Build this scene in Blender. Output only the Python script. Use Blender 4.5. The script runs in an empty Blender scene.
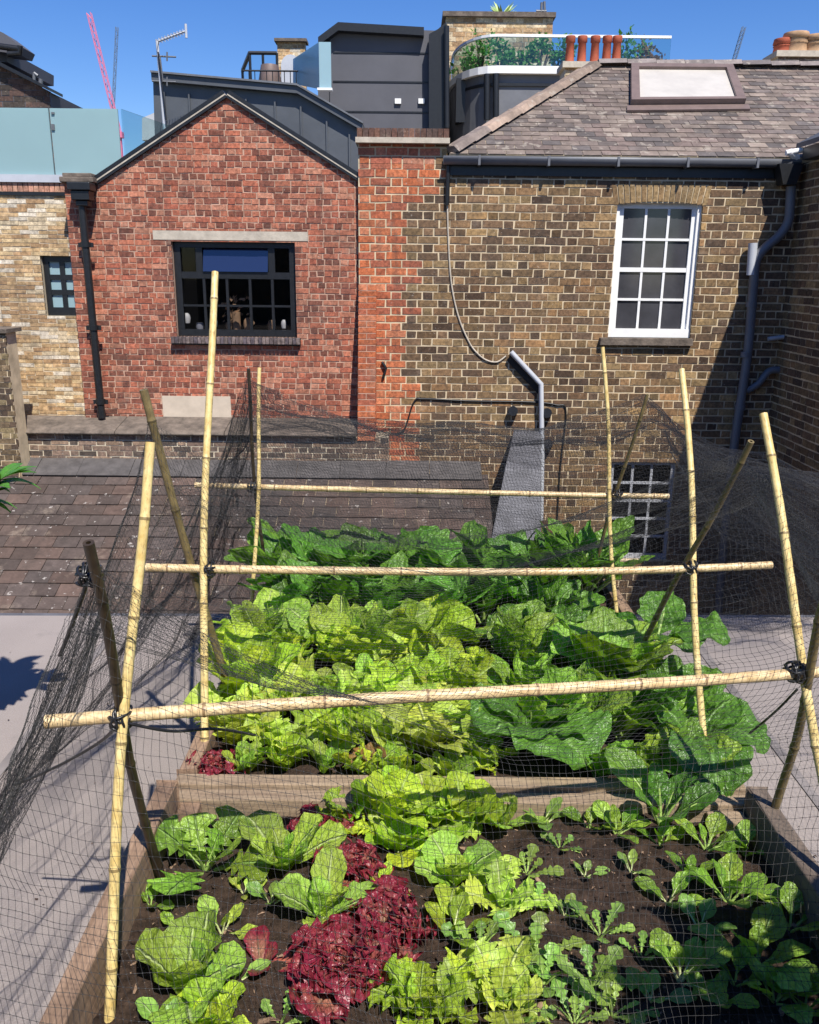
import bpy, math, random
import numpy as np
from mathutils import Vector, Matrix, noise
R = math.radians
random.seed(7)
SC = bpy.context.scene
COL = SC.collection

# ------------------------------------------------------------------ camera
F = 850.0; PITCH = 15.8; ROLL = 0.6; CAMH = 1.6
cam = bpy.data.cameras.new('camera'); camo = bpy.data.objects.new('camera', cam); COL.objects.link(camo)
CM = (Matrix.Rotation(R(90 - PITCH), 4, 'X') @ Matrix.Rotation(R(ROLL), 4, 'Z'))
camo.matrix_world = Matrix.Translation((0, 0, CAMH)) @ CM
cam.sensor_fit = 'VERTICAL'; cam.sensor_height = 36; cam.lens = F / 1024 * 36
cam.clip_start = 0.05; cam.clip_end = 2000
SC.camera = camo
O = Vector((0, 0, CAMH)); CI = CM.to_3x3().inverted()
def ray(px, py):
    return CM.to_3x3() @ Vector(((px - 409.5) / F, -(py - 512) / F, -1))
def W(px, py, D):
    r = ray(px, py); return O + r * (D / r.y)
def G(px, py, z):
    r = ray(px, py); return O + r * ((z - CAMH) / r.z)
def proj(p):
    q = CI @ (Vector(p) - O); return (409.5 + F * q.x / -q.z, 512 - F * q.y / -q.z)

# ------------------------------------------------------------------ world, light
SUN = Vector((0.26, -0.65, 1.0)).normalized()
w = bpy.data.worlds.new('World'); SC.world = w; w.use_nodes = True
nt = w.node_tree; bg = nt.nodes['Background']
sk = nt.nodes.new('ShaderNodeTexSky'); sk.sky_type = 'NISHITA'; sk.sun_disc = False
sk.sun_elevation = math.asin(SUN.z); sk.sun_rotation = math.atan2(SUN.x, SUN.y)
sk.air_density = 1.0; sk.dust_density = 0.2; sk.ozone_density = 4.0; sk.altitude = 100
hs = nt.nodes.new('ShaderNodeHueSaturation'); hs.inputs['Hue'].default_value = .515; hs.inputs['Saturation'].default_value = 1.3; hs.inputs['Value'].default_value = 0.98
nt.links.new(sk.outputs[0], hs.inputs['Color']); nt.links.new(hs.outputs[0], bg.inputs[0]); bg.inputs[1].default_value = 0.10
sl = bpy.data.lights.new('sun', 'SUN'); sl.energy = 5.0; sl.angle = R(0.53); sl.color = (1, 0.95, 0.87)
so = bpy.data.objects.new('sun', sl); COL.objects.link(so)
so.rotation_euler = (-SUN).to_track_quat('-Z', 'Y').to_euler(); so.location = (3, -6, 12)
SC.view_settings.view_transform = 'Standard'; SC.view_settings.look = 'None'
SC.view_settings.exposure = 0.58; SC.view_settings.gamma = 1

# ------------------------------------------------------------------ materials
def newmat(name):
    m = bpy.data.materials.new(name); m.use_nodes = True
    return m, m.node_tree, m.node_tree.nodes['Principled BSDF']
def nd(t, typ, **kw):
    n = t.nodes.new(typ)
    for k, v in kw.items():
        if k in ('operation', 'blend_type', 'data_type', 'attribute_name', 'wave_type', 'feature', 'noise_dimensions', 'bands_direction'): setattr(n, k, v)
    return n
def mixc(t, a, b, fac, bt='MIX'):
    n = t.nodes.new('ShaderNodeMixRGB'); n.blend_type = bt
    for s, v in ((1, a), (2, b), (0, fac)):
        if hasattr(v, 'is_output'): t.links.new(v, n.inputs[s])
        elif s == 0: n.inputs[0].default_value = v
        else: n.inputs[s].default_value = (*v, 1)
    return n.outputs[0]
def math_(t, op, a, b=0.0, c=None):
    n = t.nodes.new('ShaderNodeMath'); n.operation = op
    for i, v in enumerate((a, b) if c is None else (a, b, c)):
        if hasattr(v, 'is_output'): t.links.new(v, n.inputs[i])
        else: n.inputs[i].default_value = v
    return n.outputs[0]
def noise_(t, scale, detail=4, rough=0.6, coord='Object', vec=None, stretch=None):
    if vec is None:
        tc = t.nodes.new('ShaderNodeTexCoord'); vec = tc.outputs[coord]
    if stretch:
        mp = t.nodes.new('ShaderNodeMapping'); mp.inputs['Scale'].default_value = stretch
        t.links.new(vec, mp.inputs[0]); vec = mp.outputs[0]
    n = t.nodes.new('ShaderNodeTexNoise'); n.inputs['Scale'].default_value = scale
    n.inputs['Detail'].default_value = detail; n.inputs['Roughness'].default_value = rough
    t.links.new(vec, n.inputs['Vector']); return n.outputs['Fac']
def ramp(t, fac, a, b):
    n = t.nodes.new('ShaderNodeMapRange'); n.inputs[1].default_value = a; n.inputs[2].default_value = b
    t.links.new(fac, n.inputs[0]); return n.outputs[0]
def bump(t, bsdf, h, strength=0.4, dist=0.01):
    n = t.nodes.new('ShaderNodeBump'); n.inputs['Strength'].default_value = strength
    n.inputs['Distance'].default_value = dist
    t.links.new(h, n.inputs['Height']); t.links.new(n.outputs[0], bsdf.inputs['Normal'])
def plain(name, col, rough=0.6, metal=0.0, var=0.25, scale=8, bmp=0.15, bscale=60, bdist=0.004, stretch=None, spec=0.5):
    m, t, b = newmat(name)
    n1 = noise_(t, scale, 5, 0.65, stretch=stretch)
    f = ramp(t, n1, 0.3, 0.7)
    c = mixc(t, tuple(x * (1 - var) for x in col), tuple(min(1, x * (1 + var)) for x in col), f)
    t.links.new(c, b.inputs['Base Color'])
    b.inputs['Roughness'].default_value = rough; b.inputs['Metallic'].default_value = metal
    b.inputs['Specular IOR Level'].default_value = spec
    if bmp: bump(t, b, noise_(t, bscale, 4, 0.6, stretch=stretch), bmp, bdist)
    return m
def attr_mat(name, rough=0.85, var=0.22, scale=18, bscale=90, bmp=0.5, bdist=0.004, spots=None, spec=0.3, mott=0.25):
    """each brick, slate or tile carries its own colour; grain, blotches and lichen on top"""
    m, t, b = newmat(name)
    a = t.nodes.new('ShaderNodeAttribute'); a.attribute_name = 'tone'
    f = ramp(t, noise_(t, scale, 6, 0.7), 0.3, 0.72)
    g = nd(t, 'ShaderNodeCombineXYZ')
    f2 = ramp(t, noise_(t, scale * 1.6, 5, 0.75), 0.36, 0.64)
    v = math_(t, 'MULTIPLY_ADD', f, 2 * var, 1 - var)
    v = math_(t, 'MULTIPLY', v, math_(t, 'MULTIPLY_ADD', f2, mott, 1 - mott * .6))
    for i in range(3): t.links.new(v, g.inputs[i])
    c = mixc(t, a.outputs['Color'], g.outputs[0], 1.0, 'MULTIPLY')
    big = ramp(t, noise_(t, 0.9, 6, 0.7), 0.46, 0.70)
    c = mixc(t, c, (0.045, 0.036, 0.03), math_(t, 'MULTIPLY', big, 0.55))
    run = ramp(t, noise_(t, 1.6, 5, 0.7, stretch=(3.5, 3.5, 0.35)), 0.54, 0.70)
    c = mixc(t, c, (0.05, 0.042, 0.036), math_(t, 'MULTIPLY', run, 0.45))
    pal_ = ramp(t, noise_(t, 2.3, 6, 0.75, stretch=(1, 1, 1.6)), 0.58, 0.72)
    c = mixc(t, c, (0.42, 0.34, 0.26), math_(t, 'MULTIPLY', pal_, 0.28))
    if spots:
        s = ramp(t, noise_(t, spots[0], 3, 0.6), spots[1], spots[1] + 0.05)
        c = mixc(t, c, spots[2], math_(t, 'MULTIPLY', s, spots[3]))
    t.links.new(c, b.inputs['Base Color'])
    b.inputs['Roughness'].default_value = rough; b.inputs['Specular IOR Level'].default_value = spec
    bump(t, b, noise_(t, bscale, 5, 0.7), bmp, bdist)
    return m

M = {}
M['brick'] = attr_mat('brick', mott=.75, scale=14, spots=(30, 0.66, (0.5, 0.46, 0.4), 0.35))
M['mortar_red'] = plain('mortar_red', (0.42, 0.27, 0.195), 0.95, var=0.25, scale=5)
M['mortar_brown'] = plain('mortar_brown', (0.52, 0.42, 0.28), 0.95, var=0.3, scale=4)
M['mortar_tan'] = plain('mortar_tan', (0.50, 0.43, 0.32), 0.95, var=0.2, scale=5)
M['slate'] = attr_mat('slate', 0.75, 0.25, 9, 60, 0.5, 0.006, spots=(7, 0.60, (0.34, 0.30, 0.25), 0.5))
M['tile'] = attr_mat('tile', 0.8, 0.25, 8, 50, 0.5, 0.006, spots=(12, 0.65, (0.40, 0.37, 0.34), 0.7))
M['zinc'] = plain('zinc', (0.078, 0.086, 0.098), 0.5, 0.2, 0.15, 2, 0.1)
M['charcoal'] = plain('charcoal', (0.075, 0.076, 0.09), 0.65, 0, 0.12, 1.5, 0.1)
M['black_metal'] = plain('black_metal', (0.012, 0.013, 0.015), 0.4, 0.1, 0.3, 20)
M['grey_metal'] = plain('grey_metal', (0.14, 0.145, 0.155), 0.5, 0.3, 0.2, 10)
M['grey_paint'] = plain('grey_paint', (0.12, 0.125, 0.14), 0.5, 0, 0.12, 4)
M['lead'] = plain('lead', (0.10, 0.10, 0.112), 0.6, 0.0, 0.3, 6, 0.3, 20, 0.01)
M['lead_dark'] = plain('lead_dark', (0.075, 0.068, 0.066), 0.6, 0.0, 0.35, 6, 0.3, 20, 0.01)
M['stone'] = plain('stone', (0.42, 0.37, 0.30), 0.9, 0, 0.2, 9, 0.4)
M['coping'] = plain('coping', (0.125, 0.10, 0.08), 0.95, 0, 0.5, 7, 0.7, 30, 0.012)
M['render'] = plain('render', (0.50, 0.42, 0.33), 0.9, 0, 0.12, 5)
M['white_paint'] = plain('white_paint', (0.74, 0.74, 0.73), 0.45, 0, 0.06, 9, 0.05)
M['pale_grey'] = plain('pale_grey', (0.42, 0.44, 0.48), 0.5, 0, 0.1, 3)
M['terracotta'] = plain('terracotta', (0.42, 0.10, 0.05), 0.8, 0, 0.25, 6, 0.2)
M['cream_clay'] = plain('cream_clay', (0.48, 0.30, 0.17), 0.85, 0, 0.25, 6, 0.2)
M['blind'] = plain('blind', (0.46, 0.43, 0.385), 0.35, 0, 0.1, 3, 0.05)
M['brown_frame'] = plain('brown_frame', (0.16, 0.115, 0.10), 0.5, 0.1, 0.15, 6)
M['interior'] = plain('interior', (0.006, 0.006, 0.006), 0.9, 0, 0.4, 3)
M['blue_grey'] = plain('blue_grey', (0.10, 0.14, 0.2), 0.7, 0, 0.2, 1)
M['pink_paint'] = plain('pink_paint', (0.62, 0.16, 0.26), 0.6, 0, 0.1, 1)
M['white_pipe'] = plain('white_pipe', (0.36, 0.37, 0.4), 0.4, 0, 0.12, 9, 0.05)
M['ground'] = plain('ground', (0.09, 0.085, 0.08), 0.95, 0, 0.4, 1.2, 0.4)
def glassm(name, tint, refl=0.25, alpha=0.6, rough=0.03):
    m, t, b = newmat(name); t.nodes.remove(b)
    out = t.nodes['Material Output']
    tr = nd(t, 'ShaderNodeBsdfTransparent'); tr.inputs[0].default_value = (*tint, 1)
    gl = nd(t, 'ShaderNodeBsdfGlossy'); gl.inputs['Roughness'].default_value = rough
    lw = nd(t, 'ShaderNodeLayerWeight'); lw.inputs[0].default_value = .5
    mx = nd(t, 'ShaderNodeMixShader')
    f = math_(t, 'MULTIPLY_ADD', math_(t, 'POWER', lw.outputs['Facing'], 4.0), .7, refl)
    t.links.new(f, mx.inputs[0]); t.links.new(tr.outputs[0], mx.inputs[1]); t.links.new(gl.outputs[0], mx.inputs[2])
    t.links.new(mx.outputs[0], out.inputs[0]); return m
M['pane_grey'] = plain('pane_grey', (0.045, 0.045, 0.052), 0.08, 0, 0.35, 1.7, 0.02)
M['glass'] = glassm('glass', (0.22, 0.23, 0.25), 0.03)
M['window_glass'] = glassm('window_glass', (0.60, 0.60, 0.62), 0.02)
M['clear_glass'] = glassm('clear_glass', (0.80, 0.90, 0.90), 0.05)
def frosted(name, col, trans=0.35):
    m, t, b = newmat(name); out = t.nodes['Material Output']
    b.inputs['Base Color'].default_value = (*col, 1); b.inputs['Roughness'].default_value = 0.25
    tr = nd(t, 'ShaderNodeBsdfTranslucent'); tr.inputs[0].default_value = (*col, 1)
    mx = nd(t, 'ShaderNodeMixShader'); mx.inputs[0].default_value = trans
    t.links.new(b.outputs[0], mx.inputs[1]); t.links.new(tr.outputs[0], mx.inputs[2]); t.links.new(mx.outputs[0], out.inputs[0])
    f = ramp(t, noise_(t, 0.9, 3), 0.3, 0.7)
    t.links.new(mixc(t, tuple(x * 0.93 for x in col), col, f), b.inputs['Base Color'])
    return m
M['frosted_teal'] = frosted('frosted_teal', (0.36, 0.53, 0.55))
M['frosted_blue'] = frosted('frosted_blue', (0.38, 0.56, 0.62))

# terrace felt
def felt():
    m, t, b = newmat('felt')
    f = ramp(t, noise_(t, 1.6, 6, 0.65), 0.3, 0.7); g = ramp(t, noise_(t, 260, 2, 0.5), 0.3, 0.75)
    c = mixc(t, (0.19, 0.155, 0.138), (0.255, 0.212, 0.190), f); c = mixc(t, c, (0.40, 0.38, 0.375), math_(t, 'MULTIPLY', g, 0.45))
    st = ramp(t, noise_(t, 5, 6, 0.7), 0.58, 0.7); c = mixc(t, c, (0.15, 0.135, 0.125), math_(t, 'MULTIPLY', st, 0.45))
    t.links.new(c, b.inputs['Base Color']); b.inputs['Roughness'].default_value = 0.95
    bump(t, b, noise_(t, 300, 2), 0.5, 0.002); return m
M['felt'] = felt()
M['felt_lap'] = plain('felt_lap', (0.185, 0.165, 0.16), 0.95, 0, 0.3, 6, 0.5, 200, 0.002)
def soilm():
    m, t, b = newmat('soil')
    f = ramp(t, noise_(t, 22, 8, 0.75), 0.3, 0.7)
    c = mixc(t, (0.018, 0.012, 0.009), (0.105, 0.068, 0.050), f)
    s = ramp(t, noise_(t, 160, 2, 0.5), 0.68, 0.74); c = mixc(t, c, (0.30, 0.24, 0.19), math_(t, 'MULTIPLY', s, 0.6))
    t.links.new(c, b.inputs['Base Color']); b.inputs['Roughness'].default_value = 1.0; b.inputs['Specular IOR Level'].default_value = 0.15
    bump(t, b, noise_(t, 120, 8, 0.8), 1.0, 0.01); return m
M['soil'] = soilm()
def woodm(name, c0, c1, stretch):
    m, t, b = newmat(name)
    f = ramp(t, noise_(t, 6, 8, 0.7, stretch=stretch), 0.3, 0.7)
    c = mixc(t, c0, c1, f)
    k = ramp(t, noise_(t, 3.0, 3, 0.5), 0.55, 0.7); c = mixc(t, c, tuple(x * 0.5 for x in c0), math_(t, 'MULTIPLY', k, 0.5))
    t.links.new(c, b.inputs['Base Color']); b.inputs['Roughness'].default_value = 0.85
    bump(t, b, noise_(t, 14, 8, 0.7, stretch=stretch), 0.6, 0.004); return m
M['wood_x'] = woodm('wood_x', (0.17, 0.115, 0.075), (0.36, 0.27, 0.18), (1, 14, 14))
M['wood_y'] = woodm('wood_y', (0.15, 0.09, 0.055), (0.34, 0.225, 0.15), (14, 1, 14))
M['wood_shaded'] = woodm('wood_shaded', (0.075, 0.055, 0.042), (0.19, 0.145, 0.11), (14, 1, 14))  # darker copy of the side board wood, shade put into the colour
def canem(name, c0, c1, dark, sp):
    m, t, b = newmat(name)
    uv = nd(t, 'ShaderNodeTexCoord').outputs['UV']
    f = ramp(t, noise_(t, 30, 4, 0.6), 0.3, 0.7); c = mixc(t, c0, c1, f)
    s = ramp(t, noise_(t, 9, 6, 0.7, coord='UV', stretch=(1, 1.2, 1)), 0.52, 0.70)
    c = mixc(t, c, dark, math_(t, 'MULTIPLY', s, sp))
    sx = nd(t, 'ShaderNodeSeparateXYZ'); t.links.new(uv, sx.inputs[0])
    fr = math_(t, 'FRACT', sx.outputs[1], 0.0)
    ring = math_(t, 'LESS_THAN', math_(t, 'ABSOLUTE', math_(t, 'SUBTRACT', fr, 0.5)), 0.012)
    c = mixc(t, c, tuple(x * 0.6 for x in dark), math_(t, 'MULTIPLY', ring, 0.75))
    t.links.new(c, b.inputs['Base Color']); b.inputs['Roughness'].default_value = 0.45
    bump(t, b, noise_(t, 70, 4), 0.2, 0.002); return m
M['cane'] = canem('cane', (0.50, 0.35, 0.11), (0.74, 0.60, 0.28), (0.16, 0.10, 0.04), 0.8)
M['cane_dark'] = canem('cane_dark', (0.022, 0.015, 0.010), (0.055, 0.037, 0.020), (0.018, 0.013, 0.009), 0.7)
M['cane_olive'] = canem('cane_olive', (0.11, 0.082, 0.035), (0.22, 0.165, 0.07), (0.06, 0.045, 0.02), 0.7)
M['bar'] = canem('bar', (0.46, 0.31, 0.14), (0.74, 0.59, 0.34), (0.24, 0.12, 0.05), 0.85)
M['net'] = plain('net', (0.014, 0.014, 0.015), 0.45, 0, 0.2, 10, 0)
M['twine'] = plain('twine', (0.012, 0.012, 0.013), 0.35, 0, 0.3, 50, 0)
M['stem_green'] = plain('stem_green', (0.28, 0.40, 0.10), 0.5, 0, 0.25, 30)
M['stem_pale'] = plain('stem_pale', (0.50, 0.54, 0.26), 0.5, 0, 0.2, 30)
M['bark'] = plain('bark', (0.10, 0.07, 0.045), 0.9, 0, 0.4, 30)

def leafm(name, ca, cb, vein, transl, rough=0.42, tf=0.32, veins=9.0, edge=None, spots=None, bs=0.6, bscale=46):
    m, t, b = newmat(name); out = t.nodes['Material Output']
    uv = nd(t, 'ShaderNodeTexCoord').outputs['UV']
    sx = nd(t, 'ShaderNodeSeparateXYZ'); t.links.new(uv, sx.inputs[0])
    at = math_(t, 'ABSOLUTE', math_(t, 'SUBTRACT', sx.outputs[0], 0.5))       # 0..0.5 off the midrib
    a = t.nodes.new('ShaderNodeAttribute'); a.attribute_name = 'tone'
    f = ramp(t, noise_(t, 28, 5, 0.65), 0.3, 0.7); c = mixc(t, ca, cb, f)
    g = a.outputs['Color']
    c = mixc(t, c, g, 1.0, 'MULTIPLY')
    bl_ = ramp(t, noise_(t, 90, 3, 0.6), 0.66, 0.74); c = mixc(t, c, tuple(x * .55 for x in ca), math_(t, 'MULTIPLY', bl_, 0.45))
    mid = math_(t, 'SUBTRACT', 1.0, ramp(t, at, 0.012, 0.05))
    wv = math_(t, 'SINE', math_(t, 'MULTIPLY', math_(t, 'SUBTRACT', sx.outputs[1], math_(t, 'MULTIPLY', at, 0.55)), veins * 6.283))
    side = ramp(t, wv, 0.86, 0.99)
    v = math_(t, 'MAXIMUM', mid, math_(t, 'MULTIPLY', side, 0.45))
    c = mixc(t, c, vein, math_(t, 'MULTIPLY', v, 0.75))
    if edge:
        e = ramp(t, math_(t, 'ADD', math_(t, 'MAXIMUM', math_(t, 'MULTIPLY', at, 2.0), sx.outputs[1]), math_(t, 'MULTIPLY', f, 0.25)), 0.62, 1.05)
        c = mixc(t, c, edge, e)
    t.links.new(c, b.inputs['Base Color']); b.inputs['Roughness'].default_value = rough
    b.inputs['Specular IOR Level'].default_value = 0.45
    h = math_(t, 'SUBTRACT', math_(t, 'MULTIPLY', noise_(t, bscale, 3, 0.5), 1.0), math_(t, 'MULTIPLY', v, 0.5))
    bump(t, b, h, bs, 0.012)
    tr = nd(t, 'ShaderNodeBsdfTranslucent'); t.links.new(mixc(t, c, transl, 1.0, 'MULTIPLY'), tr.inputs[0])
    mx = nd(t, 'ShaderNodeMixShader'); mx.inputs[0].default_value = tf
    t.links.new(b.outputs[0], mx.inputs[1]); t.links.new(tr.outputs[0], mx.inputs[2]); t.links.new(mx.outputs[0], out.inputs[0])
    return m
M['leaf_spinach'] = leafm('leaf_spinach', (0.055, 0.145, 0.020), (0.135, 0.29, 0.036), (0.20, 0.36, 0.09), (1.6, 1.9, 0.7), 0.32, 0.28, 8, bs=1.0, bscale=60)
M['leaf_chard'] = leafm('leaf_chard', (0.13, 0.25, 0.024), (0.29, 0.45, 0.06), (0.28, 0.45, 0.12), (1.6, 1.8, 0.6), 0.34, 0.3, 8, bs=1.0, bscale=60)
M['leaf_lime'] = leafm('leaf_lime', (0.25, 0.41, 0.02), (0.48, 0.62, 0.05), (0.50, 0.64, 0.20), (1.3, 1.35, 0.4), 0.5, 0.38, 9, bs=.9, bscale=70)
M['leaf_romaine'] = leafm('leaf_romaine', (0.24, 0.41, 0.04), (0.40, 0.56, 0.09), (0.58, 0.68, 0.30), (1.3, 1.35, 0.5), 0.5, 0.36, 8, bs=.9, bscale=70)
M['leaf_yellow'] = leafm('leaf_yellow', (0.36, 0.50, 0.05), (0.52, 0.64, 0.12), (0.6, 0.66, 0.3), (1.2, 1.2, 0.5), 0.45, 0.36, 8)
M['leaf_red'] = leafm('leaf_red', (0.26, 0.07, 0.06), (0.42, 0.19, 0.13), (0.48, 0.34, 0.20), (1.6, 0.9, 0.8), 0.36, 0.3, 6, edge=(0.23, 0.020, 0.040), bs=0.8)
M['leaf_bronze'] = leafm('leaf_bronze', (0.20, 0.10, 0.035), (0.32, 0.19, 0.07), (0.36, 0.32, 0.12), (1.4, 1.0, 0.6), 0.4, 0.3, 7)
M['leaf_seedling'] = leafm('leaf_seedling', (0.16, 0.30, 0.05), (0.28, 0.44, 0.09), (0.40, 0.50, 0.22), (1.3, 1.5, 0.6), 0.4, 0.3, 6)
M['leaf_shrub'] = leafm('leaf_shrub', (0.05, 0.16, 0.02), (0.10, 0.28, 0.04), (0.2, 0.35, 0.1), (1.4, 1.6, 0.6), 0.4, 0.3, 6)

# ------------------------------------------------------------------ mesh builder
class MB:
    def __init__(s): s.v = []; s.f = []; s.m = []; s.c = []; s.uv = []; s.sm = []
    def add(s, vs, fs, mi=0, col=(1, 1, 1), uvs=None, smooth=False):
        o = len(s.v); s.v += [tuple(p) for p in vs]
        for i, f in enumerate(fs):
            s.f.append(tuple(o + j for j in f)); s.m.append(mi); s.c.append(col); s.sm.append(smooth)
            s.uv.append([uvs[j] for j in f] if uvs else None)
    def box(s, x0, x1, y0, y1, z0, z1, mi=0, col=(1, 1, 1)):
        v = [(x, y, z) for z in (z0, z1) for y in (y0, y1) for x in (x0, x1)]
        s.add(v, [(0, 2, 3, 1), (4, 5, 7, 6), (0, 1, 5, 4), (2, 6, 7, 3), (0, 4, 6, 2), (1, 3, 7, 5)], mi, col)
    def hexa(s, v, mi=0, col=(1, 1, 1)):
        s.add(v, [(0, 3, 2, 1), (4, 5, 6, 7), (0, 1, 5, 4), (1, 2, 6, 5), (2, 3, 7, 6), (3, 0, 4, 7)], mi, col)
    def prism(s, poly, fn, d0, d1, mi=0, col=(1, 1, 1), back=True):
        """poly in plane coords (u, w); fn(u, w, d) gives the point, d0 is the outer side"""
        n = len(poly)
        v = [fn(u, w_, d0) for u, w_ in poly] + [fn(u, w_, d1) for u, w_ in poly]
        f = [tuple(range(n))] + ([tuple(reversed(range(n, 2 * n)))] if back else [])
        f += [(i, i + n, (i + 1) % n + n, (i + 1) % n) for i in range(n)]
        s.add(v, f, mi, col)
    def tube(s, pts, rad, n=8, mi=0, col=(1, 1, 1), cap=True, smooth=True, vlen=None):
        pts = [Vector(p) for p in pts]; N = len(pts)
        rr = rad if hasattr(rad, '__len__') else [rad] * N
        vs = []; uv = []; ref = None; L = 0
        for i, p in enumerate(pts):
            t = (pts[min(i + 1, N - 1)] - pts[max(i - 1, 0)]).normalized()
            if ref is None: ref = t.orthogonal().normalized()
            ref = (ref - t * ref.dot(t)).normalized(); b = t.cross(ref)
            if i: L += (p - pts[i - 1]).length
            for k in range(n):
                a = 2 * math.pi * k / n
                vs.append(p + (ref * math.cos(a) + b * math.sin(a)) * rr[i]); uv.append((k / n, L / (vlen or 1)))
        fs = [(i * n + k, i * n + (k + 1) % n, (i + 1) * n + (k + 1) % n, (i + 1) * n + k) for i in range(N - 1) for k in range(n)]
        s.add(vs, fs, mi, col, uv, smooth)
        if cap:
            s.add(vs[:n], [tuple(reversed(range(n)))], mi, col, uv[:n]); s.add(vs[-n:], [tuple(range(n))], mi, col, uv[-n:])
    def bar(s, a, b, r, n=6, mi=0, **k): s.tube([a, b], r, n, mi, **k)
    def build(s, name, mats, parent=None, label=None, cat=None, group=None, kind=None, bevel=0):
        me = bpy.data.meshes.new(name)
        loc = Vector(parent.location) if parent is not None else Vector((0, 0, 0))
        pp = parent.parent if parent is not None else None
        while pp is not None: loc += Vector(pp.location); pp = pp.parent
        V = np.array(s.v, dtype=float)
        if parent is None:
            base = Vector(((V[:, 0].min() + V[:, 0].max()) / 2, (V[:, 1].min() + V[:, 1].max()) / 2, V[:, 2].min()))
            loc = base
        V = V - np.array(loc)
        me.from_pydata(V.tolist(), [], s.f)
        mats = mats if isinstance(mats, (list, tuple)) else [mats]
        for m in mats: me.materials.append(m)
        me.polygons.foreach_set('material_index', s.m); me.polygons.foreach_set('use_smooth', s.sm)
        if any(c != (1, 1, 1) for c in s.c) or any('leaf' in m.name for m in mats) or any(m.name in ('brick', 'slate', 'tile') for m in mats):
            at = me.attributes.new('tone', 'FLOAT_COLOR', 'CORNER')
            buf = []
            for f, c in zip(s.f, s.c): buf += [c[0], c[1], c[2], 1.0] * len(f)
            at.data.foreach_set('color', buf)
        if any(u is not None for u in s.uv):
            ul = me.uv_layers.new(name='UVMap'); buf = []
            for f, u in zip(s.f, s.uv):
                for q in (u or [(0, 0)] * len(f)): buf += [q[0], q[1]]
            ul.data.foreach_set('uv', buf)
        me.update()
        o = bpy.data.objects.new(name, me); COL.objects.link(o)
        if parent is not None: o.parent = parent
        else: o.location = loc
        tag(o, label, cat, group, kind)
        if bevel:
            md = o.modifiers.new('bevel', 'BEVEL'); md.width = bevel; md.segments = 2; md.limit_method = 'ANGLE'
        return o
def tag(o, label=None, cat=None, group=None, kind=None):
    for k, v in (('label', label), ('category', cat), ('group', group), ('kind', kind)):
        if v: o[k] = v
def thing(name, loc, label, cat, group=None):
    o = bpy.data.objects.new(name, None); COL.objects.link(o); o.location = loc; o.empty_display_size = 0.1
    tag(o, label, cat, group); return o

# ------------------------------------------------------------------ brick laying
def clip_poly(poly, conv):
    out = poly
    for i in range(len(conv)):
        a = conv[i]; b = conv[(i + 1) % len(conv)]
        nx, ny = -(b[1] - a[1]), b[0] - a[0]
        inp = out; out = []
        if not inp: return []
        for j in range(len(inp)):
            p = inp[j]; q = inp[(j + 1) % len(inp)]
            dp = (p[0] - a[0]) * nx + (p[1] - a[1]) * ny; dq = (q[0] - a[0]) * nx + (q[1] - a[1]) * ny
            if dp >= 0: out.append(p)
            if (dp >= 0) != (dq >= 0):
                t = dp / (dp - dq); out.append((p[0] + (q[0] - p[0]) * t, p[1] + (q[1] - p[1]) * t))
    return out
def minus(rect, holes):
    rs = [rect]
    for hx0, hz0, hx1, hz1 in holes:
        nr = []
        for x0, z0, x1, z1 in rs:
            if hx1 <= x0 or hx0 >= x1 or hz1 <= z0 or hz0 >= z1: nr.append((x0, z0, x1, z1)); continue
            if z0 < hz0: nr.append((x0, z0, x1, hz0))
            if z1 > hz1: nr.append((x0, hz1, x1, z1))
            a, b = max(z0, hz0), min(z1, hz1)
            if x0 < hx0: nr.append((x0, a, hx0, b))
            if x1 > hx1: nr.append((hx1, a, x1, b))
        rs = nr
    return rs
def area(p):
    return abs(sum(p[i][0] * p[(i + 1) % len(p)][1] - p[(i + 1) % len(p)][0] * p[i][1] for i in range(len(p)))) / 2
def holes_near(r, holes):
    return any(not (h[2] < r[0] - .01 or h[0] > r[2] + .01 or h[3] < r[1] - .01 or h[1] > r[3] + .01) for h in holes)
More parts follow.
